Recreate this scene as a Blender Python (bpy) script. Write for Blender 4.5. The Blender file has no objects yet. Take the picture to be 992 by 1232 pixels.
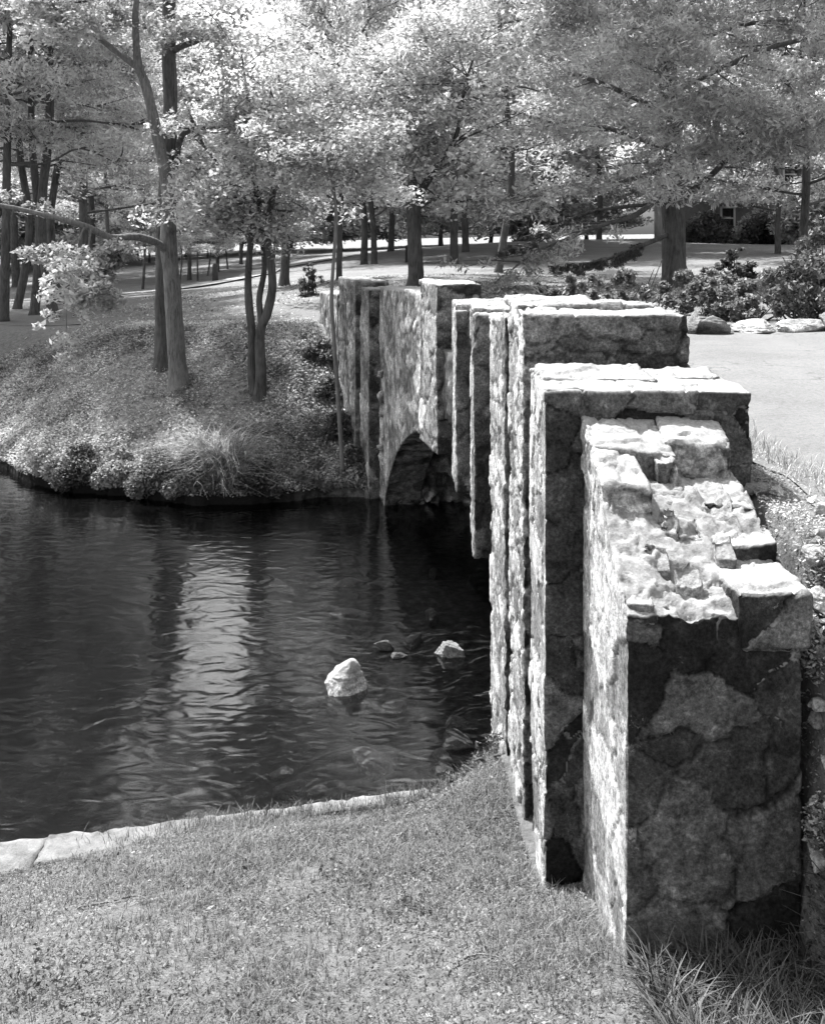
import bpy, math, random
import numpy as np
R = math.radians
random.seed(7)
rng = np.random.default_rng(11)
C = bpy.context.scene.collection
CZ, F, HY, HX = 3.3, 1200.0, 285.0, 496.0          # camera height over the water, focal length in photo pixels, horizon row, centre column

def W(px, py, d):
    return np.array([(px-HX)*d/F, d, CZ-(py-HY)*d/F])

# ------------------------------------------------------------------ numpy noise
def _h(ix, iy, iz, s):
    n = (ix.astype(np.int64)*374761393 + iy.astype(np.int64)*668265263 + iz.astype(np.int64)*2147483647 + s*1274126177) & 0xffffffff
    n = ((n ^ (n >> 13))*1274126177) & 0xffffffff
    n = (n ^ (n >> 16)) * 2246822519 & 0xffffffff
    return ((n ^ (n >> 15)) & 0xffffff)/float(0xffffff)
def vnoise(p, s=0):
    i = np.floor(p); f = p-i; f = f*f*(3-2*f)
    r = 0
    for a in (0, 1):
        for b in (0, 1):
            for c in (0, 1):
                w = (f[:, 0] if a else 1-f[:, 0])*(f[:, 1] if b else 1-f[:, 1])*(f[:, 2] if c else 1-f[:, 2])
                r = r + w*_h(i[:, 0]+a, i[:, 1]+b, i[:, 2]+c, s)
    return r
def fbm(p, s=0, o=4):
    r = 0; a = .5; t = 0
    for k in range(o):
        r = r + a*vnoise(p*(2.03**k), s+k*17); t += a; a *= .5
    return r/t*2-1
def noise2(x, y, sc, s=0, o=4):
    x = np.asarray(x, float)
    return fbm(np.stack([x.ravel()*sc, np.asarray(y, float).ravel()*sc, np.full(x.size, .37)], 1), s, o).reshape(x.shape)
def voro(p, s=0):
    """nearest and second nearest jittered cell: (id random, edge distance)"""
    i = np.floor(p)
    d1 = np.full(len(p), 9.); d2 = np.full(len(p), 9.); idr = np.zeros(len(p))
    for a in (-1, 0, 1):
        for b in (-1, 0, 1):
            for c in (-1, 0, 1):
                q = i+[a, b, c]
                j = np.stack([_h(q[:, 0], q[:, 1], q[:, 2], s+k) for k in (1, 2, 3)], 1)*.8+.1
                d = np.sqrt((((q+j)-p)**2).sum(1))
                r = _h(q[:, 0], q[:, 1], q[:, 2], s+9)
                m = d < d1
                d2 = np.where(m, d1, np.minimum(d2, d)); idr = np.where(m, r, idr); d1 = np.where(m, d, d1)
    return idr, d2-d1
def sst(a, b, x):
    t = np.clip((x-a)/(b-a), 0, 1); return t*t*(3-2*t)

# ------------------------------------------------------------------ mesh helpers
def mesh(name, V, Q=None, T=None, mat=None, attrs=None, smooth=False, polys=None):
    me = bpy.data.meshes.new(name)
    V = np.asarray(V, np.float32).reshape(-1, 3)
    loops = []; starts = []; n = 0
    for A, k in ((Q, 4), (T, 3)):
        if A is not None and len(A):
            A = np.asarray(A, np.int32).reshape(-1, k)
            loops.append(A.ravel()); starts.append(n+np.arange(len(A))*k); n += A.size
    loops = np.concatenate(loops); starts = np.concatenate(starts)
    me.vertices.add(len(V)); me.vertices.foreach_set('co', V.ravel())
    me.loops.add(len(loops)); me.loops.foreach_set('vertex_index', loops.astype(np.int32))
    me.polygons.add(len(starts)); me.polygons.foreach_set('loop_start', starts.astype(np.int32))
    me.update(calc_edges=True)
    if attrs:
        for k, a in attrs.items():
            at = me.attributes.new(k, 'FLOAT', 'POINT'); at.data.foreach_set('value', np.asarray(a, np.float32))
    if smooth: me.polygons.foreach_set('use_smooth', np.ones(len(starts), bool))
    if mat: me.materials.append(mat)
    return me
def link(name, me, parent=None, loc=(0, 0, 0)):
    o = bpy.data.objects.new(name, me); C.objects.link(o); o.location = loc
    if parent: o.parent = parent
    return o
def tag(o, label=None, cat=None, group=None, kind=None):
    for k, v in (('label', label), ('category', cat), ('group', group), ('kind', kind)):
        if v: o[k] = v
    return o
def thing(name, label, cat, loc=(0, 0, 0), group=None, rz=0):
    o = bpy.data.objects.new(name, None); C.objects.link(o); o.location = loc; o.rotation_euler = (0, 0, rz)
    o.empty_display_size = .1
    return tag(o, label, cat, group)
class MB:
    def __init__(s): s.V = []; s.Q = []; s.A = []; s.n = 0
    def add(s, V, Q, a=None):
        V = np.asarray(V, float); s.V.append(V); s.Q.append(np.asarray(Q)+s.n); s.n += len(V)
        s.A.append(np.zeros(len(V))+(.5 if a is None else a))
    def build(s, name, mat, smooth=False):
        return mesh(name, np.concatenate(s.V), np.concatenate(s.Q), mat=mat, attrs={'tone': np.concatenate(s.A)}, smooth=smooth)
def box(mb, x0, x1, y0, y1, z0, z1):
    V = [(x, y, z) for z in (z0, z1) for x, y in ((x0, y0), (x1, y0), (x1, y1), (x0, y1))]
    mb.add(V, [(3, 2, 1, 0), (4, 5, 6, 7), (0, 1, 5, 4), (1, 2, 6, 5), (2, 3, 7, 6), (3, 0, 4, 7)])

# ------------------------------------------------------------------ materials (black and white photograph: every colour is a grey)
def newmat(name):
    m = bpy.data.materials.new(name); m.use_nodes = True
    nt = m.node_tree; nt.nodes.clear()
    return m, nt, nt.nodes.new, nt.links.new
def nd(nt, t, **kw):
    n = nt.nodes.new(t)
    for k, v in kw.items():
        if k in n.inputs: n.inputs[k].default_value = v
        else: setattr(n, k, v)
    return n
def g(v): return (v, v, v, 1)
def noise_n(nt, co, scale, detail=6, rough=.6, dist=0):
    n = nd(nt, 'ShaderNodeTexNoise', Scale=scale, Detail=detail, Roughness=rough, Distortion=dist); nt.links.new(co, n.inputs['Vector']); return n.outputs['Fac']
def ramp(nt, fac, stops):
    r = nt.nodes.new('ShaderNodeValToRGB'); e = r.color_ramp.elements
    while len(e) < len(stops): e.new(.5)
    for k, (p, v) in enumerate(stops): e[k].position = p; e[k].color = g(v)
    nt.links.new(fac, r.inputs['Fac']); return r.outputs['Color']
def mth(nt, op, a, b=None, clamp=False):
    n = nt.nodes.new('ShaderNodeMath'); n.operation = op; n.use_clamp = clamp
    for i, v in enumerate((a, b)):
        if v is None: continue
        if isinstance(v, (int, float)): n.inputs[i].default_value = v
        else: nt.links.new(v, n.inputs[i])
    return n.outputs[0]
def mixc(nt, f, a, b):
    n = nt.nodes.new('ShaderNodeMix'); n.data_type = 'RGBA'
    for i, v in ((0, f), (6, a), (7, b)):
        if isinstance(v, (int, float)): n.inputs[i].default_value = v if i == 0 else g(v)
        else: nt.links.new(v, n.inputs[i])
    return n.outputs[2]
def finish(nt, col, rough=.9, height=None, bstr=.5, bdist=.02, spec=.3):
    p = nd(nt, 'ShaderNodeBsdfPrincipled', Roughness=rough); p.inputs['Specular IOR Level'].default_value = spec
    if isinstance(col, (int, float)): p.inputs['Base Color'].default_value = g(col)
    else: nt.links.new(col, p.inputs['Base Color'])
    if height is not None:
        b = nd(nt, 'ShaderNodeBump', Strength=bstr, Distance=bdist); nt.links.new(height, b.inputs['Height']); nt.links.new(b.outputs[0], p.inputs['Normal'])
    o = nt.nodes.new('ShaderNodeOutputMaterial'); nt.links.new(p.outputs[0], o.inputs[0]); return p
def att(nt, name):
    a = nt.nodes.new('ShaderNodeAttribute'); a.attribute_name = name; return a.outputs['Fac']

def mat_stone(name, lo, hi, cap, mortar, bd=.012, cracks=True):
    m, nt, N, L = newmat(name)
    geo = N('ShaderNodeNewGeometry').outputs['Position']
    def mul(c1, c2, f=1.):
        mm = nd(nt, 'ShaderNodeMix', data_type='RGBA', blend_type='MULTIPLY'); mm.inputs[0].default_value = f
        L(c1, mm.inputs[6]); L(c2, mm.inputs[7]); return mm.outputs[2]
    a = noise_n(nt, geo, 2.3, 5, .6, .2); b = noise_n(nt, geo, 11, 9, .72, .1); c = noise_n(nt, geo, 75, 5, .75)
    tone = att(nt, 'tone')
    col = mixc(nt, ramp(nt, tone, [(.15, 0), (.85, 1)]), lo, hi)
    col = mul(col, ramp(nt, a, [(.3, .6), (.5, 1), (.7, 1.3)]))
    col = mul(col, ramp(nt, b, [(.36, .4), (.46, .9), (.55, 1.1), (.66, 2.3)]))
    col = mul(col, ramp(nt, c, [(.32, .3), (.5, 1), (.66, 1.9)]), .9)
    mo = mth(nt, 'MULTIPLY', ramp(nt, att(nt, 'mortar'), [(.45, 0), (.8, 1)]), ramp(nt, b, [(.42, .1), (.56, .85)]))
    col = mixc(nt, mo, col, mortar)
    if cracks:   # lichen specks and pale scabs
        sc = mth(nt, 'MULTIPLY', ramp(nt, noise_n(nt, geo, 7, 6, .8, .5), [(.63, 0), (.67, .8)]), ramp(nt, c, [(.4, .2), (.55, 1)]))
        col = mixc(nt, sc, col, mortar*1.1)
    col = mixc(nt, mth(nt, 'MULTIPLY', att(nt, 'joint'), .6), col, lo*.3)
    lit_top_mask = mth(nt, 'MULTIPLY', att(nt, 'cap'), ramp(nt, b, [(.34, .55), (.46, 1)]))  # tops painted paler: sunlight from above put into the colour
    col = mixc(nt, lit_top_mask, col, mixc(nt, ramp(nt, c, [(.35, 0), (.6, 1)]), cap*.72, cap))
    h = mth(nt, 'ADD', mth(nt, 'MULTIPLY', b, 1.2), mth(nt, 'MULTIPLY', c, .45))
    finish(nt, col, .95, h, .8, bd, .15)
    return m
M = {}
M['stone'] = mat_stone('shaded_weathered_stone', .017, .10, .32, .30)  # wall ends: shade is put into this stone's colour
M['grey'] = mat_stone('grey_shaded_weathered_stone', .034, .15, .32, .26)  # grey version, likewise darkened for the shaded ends
M['face'] = mat_stone('sunlit_weathered_stone', .12, .32, .32, .30)  # the same stone with sunlight put into its colour
M['rubble'] = mat_stone('mortar_rubble', .16, .26, .30, .22, .02, False)
M['rock'] = mat_stone('field_rock', .09, .22, .22, .17, .02, False)
M['white_rock'] = mat_stone('white_rock', .24, .38, .38, .30, .02, False)
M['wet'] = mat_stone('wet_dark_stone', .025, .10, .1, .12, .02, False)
M['sunken'] = mat_stone('sunken_stone', .12, .35, .35, .3, .02, False)

def mat_ground():
    m, nt, N, L = newmat('ground_soil')
    geo = N('ShaderNodeNewGeometry').outputs['Position']
    a = noise_n(nt, geo, .8, 6, .6); b = noise_n(nt, geo, 9, 7, .7); c = noise_n(nt, geo, 60, 5, .75)
    col = ramp(nt, b, [(.3, .05), (.5, .12), (.7, .22)])
    col = mixc(nt, ramp(nt, a, [(.4, 0), (.65, .6)]), col, ramp(nt, c, [(.3, .08), (.65, .26)]))
    # mown lawn further off: finer and paler
    col = mixc(nt, att(nt, 'lawn'), col, ramp(nt, mth(nt, 'ADD', mth(nt, 'MULTIPLY', a, .5), mth(nt, 'MULTIPLY', c, .5)), [(.32, .14), (.5, .22), (.7, .32)]))
    col = mixc(nt, att(nt, 'litter'), col, ramp(nt, noise_n(nt, geo, 14, 8, .85), [(.40, .06), (.5, .26), (.6, .5)]))
    col = mixc(nt, .4, col, ramp(nt, noise_n(nt, geo, 22, 6, .8), [(.38, .03), (.5, .11), (.62, .22)]))
    col = mixc(nt, att(nt, 'bed'), col, mixc(nt, att(nt, 'shallow'), .012, ramp(nt, b, [(.35, .03), (.5, .10), (.68, .26)])))
    h = mth(nt, 'ADD', b, mth(nt, 'MULTIPLY', c, .6))
    finish(nt, col, 1, h, .9, .03, .05); return m
M['ground'] = mat_ground()
def mat_simple(name, stops, scale=20, bump=.01, rough=.9, spec=.2, dist=0, s2=120):
    m, nt, N, L = newmat(name)
    geo = N('ShaderNodeNewGeometry').outputs['Position']
    a = noise_n(nt, geo, scale, 7, .65, dist); c = noise_n(nt, geo, s2, 4, .7)
    f = mth(nt, 'ADD', mth(nt, 'MULTIPLY', a, .7), mth(nt, 'MULTIPLY', c, .3))
    finish(nt, ramp(nt, f, stops), rough, f, .8, bump, spec); return m
M['road'] = mat_simple('pale_gravel_road', [(.34, .12), (.46, .145), (.55, .16), (.66, .185)], 5, .012, s2=130)
def road_mat():
    m, nt, N, L = newmat('worn_gravelly_road'); geo = N('ShaderNodeNewGeometry').outputs['Position']
    a = noise_n(nt, geo, 1.3, 6, .65, .4); c = noise_n(nt, geo, 150, 4, .8); e = noise_n(nt, geo, 35, 5, .75)
    col = ramp(nt, a, [(.35, .11), (.5, .155), (.65, .185)])
    col = mixc(nt, .4, col, ramp(nt, e, [(.36, .06), (.5, .16), (.6, .22)])); col = mixc(nt, .3, col, ramp(nt, c, [(.38, .04), (.5, .17), (.62, .28)]))
    v = nd(nt, 'ShaderNodeTexVoronoi', feature='DISTANCE_TO_EDGE', Scale=.9); wv = N('ShaderNodeVectorMath'); wv.operation = 'ADD'
    nn = nd(nt, 'ShaderNodeTexNoise', Scale=2.5, Detail=6); L(geo, nn.inputs['Vector']); L(geo, wv.inputs[0]); L(nn.outputs['Color'], wv.inputs[1]); L(wv.outputs[0], v.inputs['Vector'])
    cm = mth(nt, 'MULTIPLY', ramp(nt, v.outputs['Distance'], [(0, 1), (.010, .3), (.016, 0)]), ramp(nt, a, [(.45, 0), (.55, .7)]))
    col = mixc(nt, cm, col, .05); finish(nt, col, .95, mth(nt, 'ADD', e, c), .6, .012, .1); return m
M['road'] = road_mat()
M['path'] = mat_simple('pale_path', [(.35, .25), (.6, .36)], 3, .005)
M['kerb'] = mat_simple('pale_edging_stone', [(.35, .06), (.5, .14), (.65, .22)], 9, .02)
M['wood'] = mat_simple('dark_post_wood', [(.35, .03), (.65, .08)], 30, .005)
def mat_bark(name, lo, hi, sc=1.0):
    m, nt, N, L = newmat(name)
    tc = N('ShaderNodeNewGeometry').outputs['Position']
    mp = N('ShaderNodeMapping'); mp.inputs['Scale'].default_value = (1, 1, .16); L(tc, mp.inputs[0])
    a = noise_n(nt, mp.outputs[0], 28*sc, 7, .7, .6); b = noise_n(nt, tc, 2.5, 4, .6)
    col = ramp(nt, a, [(.35, lo), (.5, (lo+hi)/2), (.66, hi)])
    col = mixc(nt, ramp(nt, b, [(.35, 0), (.7, .5)]), col, hi*1.2)
    finish(nt, col, .95, a, 1, .03/sc, .1); return m
M['bark_pale'] = mat_bark('pale_smooth_bark', .06, .22, 1.3)
M['bark'] = mat_bark('rough_bark', .03, .13)
M['bark_dark'] = mat_bark('dark_bark', .03, .13)
M['bark_big'] = mat_bark('deeply_furrowed_bark', .05, .17, .6)
def mat_leaf(name, lo, hi, tr=.35):
    m, nt, N, L = newmat(name)
    t = att(nt, 'tone')
    col = ramp(nt, t, [(0, lo), (1, hi)])
    p = nd(nt, 'ShaderNodeBsdfPrincipled', Roughness=.55); p.inputs['Specular IOR Level'].default_value = .35
    L(col, p.inputs['Base Color'])
    q = N('ShaderNodeBsdfTranslucent'); L(col, q.inputs['Color'])
    mx = N('ShaderNodeMixShader'); mx.inputs[0].default_value = tr; L(p.outputs[0], mx.inputs[1]); L(q.outputs[0], mx.inputs[2])
    o = N('ShaderNodeOutputMaterial'); L(mx.outputs[0], o.inputs[0]); return m
M['leaf_pale'] = mat_leaf('pale_foliage', .18, .70, .42)
M['leaf'] = mat_leaf('mid_foliage', .19, .75, .45)
M['leaf_dark'] = mat_leaf('dark_foliage', .04, .24, .3)
M['needle'] = mat_leaf('needle_foliage', .26, .74, .48)
M['shore'] = mat_leaf('shore_plant_foliage', .03, .36, .3)
M['needle_dark'] = mat_leaf('dark_needles', .04, .10, .2)
M['grass'] = mat_leaf('short_ground_cover', .025, .22, .3)
M['grass_shaded'] = mat_leaf('shaded_long_grass', .012, .12, .25)
M['ivy'] = mat_leaf('ground_ivy', .08, .62, .35)
def mat_water():
    m, nt, N, L = newmat('still_pond_water')
    geo = N('ShaderNodeNewGeometry').outputs['Position']
    mp = N('ShaderNodeMapping'); mp.inputs['Scale'].default_value = (1, 1.7, 1); mp.inputs['Rotation'].default_value = (0, 0, .25); L(geo, mp.inputs[0])
    a = noise_n(nt, mp.outputs[0], 4.2, 1, .4, 1.0); b = noise_n(nt, mp.outputs[0], 1.1, 2, .5)
    h = mth(nt, 'ADD', mth(nt, 'MULTIPLY', a, 1), mth(nt, 'MULTIPLY', b, 1.2))
    bp = nd(nt, 'ShaderNodeBump', Strength=.15, Distance=.05); L(h, bp.inputs['Height'])
    fr = nd(nt, 'ShaderNodeFresnel', IOR=2.0); L(bp.outputs[0], fr.inputs['Normal'])
    gl = nd(nt, 'ShaderNodeBsdfGlossy', Roughness=.12); L(bp.outputs[0], gl.inputs['Normal'])
    tp = N('ShaderNodeBsdfTransparent'); tp.inputs['Color'].default_value = g(.5)
    mx = N('ShaderNodeMixShader'); L(fr.outputs[0], mx.inputs[0]); L(tp.outputs[0], mx.inputs[1]); L(gl.outputs[0], mx.inputs[2])
    o = N('ShaderNodeOutputMaterial'); L(mx.outputs[0], o.inputs[0]); return m
M['water'] = mat_water()

# ------------------------------------------------------------------ terrain
def tps(P):
    P = np.array(P, float); n = len(P)
    def K(r2): return np.where(r2 < 1e-9, 0, r2*np.log(np.maximum(r2, 1e-9))*.5)
    D = ((P[:, None, :2]-P[None, :, :2])**2).sum(2)
    A = np.zeros((n+3, n+3)); A[:n, :n] = K(D)+np.eye(n)*1e-4; A[:n, n] = 1; A[:n, n+1:] = P[:, :2]; A[n:, :n] = A[:n, n:].T
    w = np.linalg.solve(A, np.r_[P[:, 2], 0, 0, 0])
    def f(x, y):
        x = np.asarray(x, float); y = np.asarray(y, float); sh = x.shape; x = x.ravel(); y = y.ravel(); r = w[n]+w[n+1]*x+w[n+2]*y
        for k in range(n): r = r+w[k]*K((x-P[k, 0])**2+(y-P[k, 1])**2)
        return r.reshape(sh)
    return f
lg = lambda x, y, z: (x, y, z)
Upts = [W(*t) for t in [(110, 392, 16.8), (240, 392, 16.8), (385, 389, 16.4), (0, 400, 17.2), (342, 345, 25), (408, 337, 25), (500, 345, 21), (600, 328, 30), (545, 318, 40),
        (445, 318, 38), (240, 346, 36), (110, 356, 36), (0, 362, 38), (812, 345, 23), (990, 378, 13), (850, 403, 10.4), (990, 400, 10.4), (903, 590, 3.8), (880, 294, 62),
        (714, 288, 60), (500, 300, 60), (300, 322, 60), (100, 332, 60), (0, 340, 60), (660, 352, 19)]]
Upts += [lg(-20, 18, 1.9), lg(-30, 40, .9), lg(6, 5, 2.33), lg(3, 6.5, 2.33), lg(12, 6, 2.35), lg(12, -6, 2.3), lg(20, 20, 2.5), lg(40, 60, 3.4), lg(2, 8, 2.32), lg(2, 4.6, 2.33),
         lg(1.5, 11, 2.3), lg(.5, 13.5, 2.25), lg(-60, 110, 1.0), lg(0, 110, 2.6), lg(70, 110, 4.0), lg(-120, 60, 0), lg(120, 30, 3.5)]
U0 = tps(Upts)
def U(x, y):
    u = np.clip(U0(x, np.minimum(y, 130)), -2, 5)
    # verge falls away beside the broken end of the wall
    fall = sst(3.3, 2.6, y)*sst(2.6, 1.2, x)
    return u-fall*.95
Npts = [W(*t) for t in [(496, 1232, 3.0), (0, 1232, 3.0), (752, 1165, 3.0), (712, 1066, 3.78), (645, 985, 4.6), (605, 905, 5.5), (0, 1060, 4.95), (530, 958, 5.72), (250, 1000, 5.3)]]
Npts += [lg(0, 0, 1.75), lg(-6, 2.2, .35), lg(1.2, 1.5, 1.5), lg(-3, 0, 1.4), lg(-12, 0, .3), lg(2.5, 0, 1.9), lg(0, -8, 2.2), lg(-12, -8, 1.6), lg(1.2, 2.7, 1.12)]
N0 = tps(Npts)
def NB(x, y): return np.clip(N0(x, y), .05, 2.6)
KX, KY = np.array([-14, -2.18, .165, .6]), np.array([2.5, 5.27, 5.82, 5.92])
def kerb(x): return np.interp(x, KX, KY)
_sh = [W(px, py, CZ*F/(py-HY)) for px, py in [(0, 562), (60, 590), (160, 600), (230, 609), (300, 607), (380, 601), (452, 598)]]
SX = np.array([-60, -14, -8]+[p[0] for p in _sh]+[3, 9.]); SY = np.array([24, 18, 15.6]+[p[1] for p in _sh]+[12.6, 12.6])
def shore(x): return np.interp(x, SX, SY)+noise2(x, np.zeros_like(np.asarray(x, float)), 1.9, 3, 3)*.16
WY = np.array([-5, 3, 3.79, 3.8, 5.3, 6.9, 8, 9.3, 10, 12.8, 13.3, 16, 17]); WX = np.array([.645, .645, .645, .5, .49, .43, .35, .22, .075, -.46, -.77, -1.48, -1.75])
def xw(y): return np.interp(y, WY, WX)
def height(x, y):
    u = U(x, y); nb = NB(x, y)
    x = np.asarray(x, float); y = np.asarray(y, float)
    sd = y-shore(x)
    bank = np.where(sd > 0, .08+.50*sd+.10*sst(0, .4, sd), 0)
    bank = bank + noise2(x, y, 1.3, 5)*.07*sst(0, 1, sd)
    k = .18; hh = np.clip(.5+.5*(u-bank)/k, 0, 1); low_far = bank*hh+u*(1-hh)-k*hh*(1-hh)      # smooth min
    bed = -.42+noise2(x, y, .9, 8)*.12+noise2(x, y, 4, 9)*.05+ .3*sst(2.2, 0, y-kerb(x))*sst(-1.5, .2, x)
    left = np.where(y < kerb(x), nb, np.where(sd > 0, low_far, bed))
    rt = xw(y)+.38
    wr = sst(rt-.15, rt+.1, x)
    A_ = sst(1.13, 1.27, x); wr = np.where(y < 3.78, A_, wr); wr = np.where(y < 3.05, A_*sst(2.25, 3.05, y)+sst(1.0, 4.0, x)*(1-sst(2.25, 3.05, y)), wr)
    wr = np.where(y > 15.9, wr*0+sst(16.8, 18.5, y), wr)
    wr = np.where((y > 6.75) & (y < 12.45), sst(2.6, 2.7, x), wr)
    # (under the bridge the channel stays open)
    mid = (y > 6.75) & (y < 12.45) & (x < 2.6)
    lo = np.where(mid & (y > kerb(x)), np.where(x > xw(y)-.2, bed, left), left)
    z = lo*(1-wr)+u*wr
    z = z+noise2(x, y, 6, 21, 3)*.012
    return z
def hz(x, y): return float(height(np.array([float(x)]), np.array([float(y)]))[0])
def axis(segs):
    a = []
    for s, e, st in segs: a.append(np.arange(s, e, st))
    return np.concatenate(a)
def geomax(s, e, n): return s+(e-s)*np.linspace(0, 1, n)**2.2
ax = np.concatenate([-6-geomax(0, 194, 60)[::-1], axis([(-5.95, -3, .08), (-3, 2.2, .05), (2.2, 6, .12)]), 6.05+geomax(0, 194, 60)])
ay = np.concatenate([axis([(-14, 2, .4), (2, 7, .05), (7, 12, .1), (12, 18, .06), (18, 26, .2)]), 26+geomax(0, 264, 90)])
ax = np.unique(np.round(ax, 4)); ay = np.unique(np.round(ay, 4))
GX, GY = np.meshgrid(ax, ay)
GZ = height(GX, GY)
nx, ny = len(ax), len(ay)
idx = np.arange(nx*ny).reshape(ny, nx)
Q = np.stack([idx[:-1, :-1], idx[:-1, 1:], idx[1:, 1:], idx[1:, :-1]], -1).reshape(-1, 4)
bedm = ((GY > kerb(GX)) & (GZ < .06)).astype(float)
lawn = sst(14.5, 18, GY)*sst(1.2, 1.9, GZ)*(1-sst(.2, .45, noise2(GX, GY, .5, 44)))
lawn = np.maximum(lawn, sst(18, 21, GY)); litter = .8*sst(.1, .35, GY-shore(GX))*(GX < xw(GY)+.3)*(GY < 17); lawn = np.maximum(lawn, sst(1.2, 1.5, GX)*.75)
gr = link('ground', mesh('ground', np.stack([GX, GY, GZ], -1).reshape(-1, 3), Q, mat=M['ground'], attrs={'lawn': lawn.ravel(), 'bed': np.maximum(bedm, (GY > 10)*(GX < xw(GY)+.3)*sst(.2, .12, GZ)*(GY < 17)).ravel(), 'litter': litter.ravel(), 'shallow': (sst(-2.2, .0, GX+.5*noise2(GX, GY, .8, 88))).ravel()}, smooth=True))
tag(gr, kind='structure')

def sheet(name, cl, hw, mat, off, fn, n=260, m=24, en=.12):
    cl = np.array(cl, float); t = np.linspace(0, len(cl)-1, n); k = np.minimum(t.astype(int), len(cl)-2)
    def cr(i): return cl[np.clip(i, 0, len(cl)-1)]
    f = (t-k)[:, None]; p0, p1, p2, p3 = cr(k-1), cr(k), cr(k+1), cr(k+2)
    P = .5*((2*p1)+(-p0+p2)*f+(2*p0-5*p1+4*p2-p3)*f**2+(-p0+3*p1-3*p2+p3)*f**3)
    hwv = np.interp(t, np.arange(len(cl)), hw)
    T = np.gradient(P, axis=0); T /= np.linalg.norm(T, axis=1)[:, None]; Nn = np.stack([T[:, 1], -T[:, 0]], 1)
    v = np.linspace(-1, 1, m)
    e1 = hwv+noise2(t*3, t*0, 1.3, 31)*en*2; e2 = hwv+noise2(t*3, t*0+9, 1.3, 32)*en*2
    wid = np.where(v[None, :] < 0, e1[:, None], e2[:, None])*v[None, :]
    X = P[:, None, 0]+Nn[:, None, 0]*wid; Y = P[:, None, 1]+Nn[:, None, 1]*wid
    Z = fn(X, Y)+off
    ii = np.arange(n*m).reshape(n, m)
    q = np.stack([ii[:-1, :-1], ii[:-1, 1:], ii[1:, 1:], ii[1:, :-1]], -1).reshape(-1, 4)
    o = link(name, mesh(name, np.stack([X, Y, Z], -1).reshape(-1, 3), q, mat=mat, smooth=True)); tag(o, kind='structure'); return o
sheet('road', [(3.7, -8), (3.6, -2), (3.55, 3), (3.1, 7), (2.3, 10.5), (1.5, 13.6), (-.3, 17.3), (-3.5, 18.5), (-6, 19.3), (-9, 21.9), (-16, 28), (-30, 36)],
      [2.0, 2.0, 2.02, 2.0, 2.0, 1.6, 1.3, 1.4, 1.3, 1.2, 1.1, 1.2], M['road'], .010, lambda X, Y: U(X, Y)+noise2(X, Y, 3, 77)*.006, 900, 40, .06)
sheet('road', [(4.6, 7.6), (7, 8.2), (11, 8.6), (20, 9.2), (45, 9)], [1.5, 2.0, 2.1, 2.2, 2.4], M['road'], .005, lambda X, Y: U(X, Y)+noise2(X, Y, 3, 77)*.006, 200, 24)
sheet('path', [W(-150, 372, 34)[:2], W(110, 358, 34)[:2], W(290, 342, 40)[:2], W(330, 330, 52)[:2], W(420, 322, 62)[:2]], [.7, .7, .75, .9, 1], M['path'], .06, U, 160, 8, .1)
# water
wx = np.linspace(-60, 6, 160); wy = np.linspace(1.5, 26, 90); A, B = np.meshgrid(wx, wy)
ii = np.arange(A.size).reshape(A.shape); q = np.stack([ii[:-1, :-1], ii[:-1, 1:], ii[1:, 1:], ii[1:, :-1]], -1).reshape(-1, 4)
tag(link('water', mesh('water', np.stack([A, B, A*0], -1).reshape(-1, 3), q, mat=M['water'], smooth=True)), kind='structure')

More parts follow.
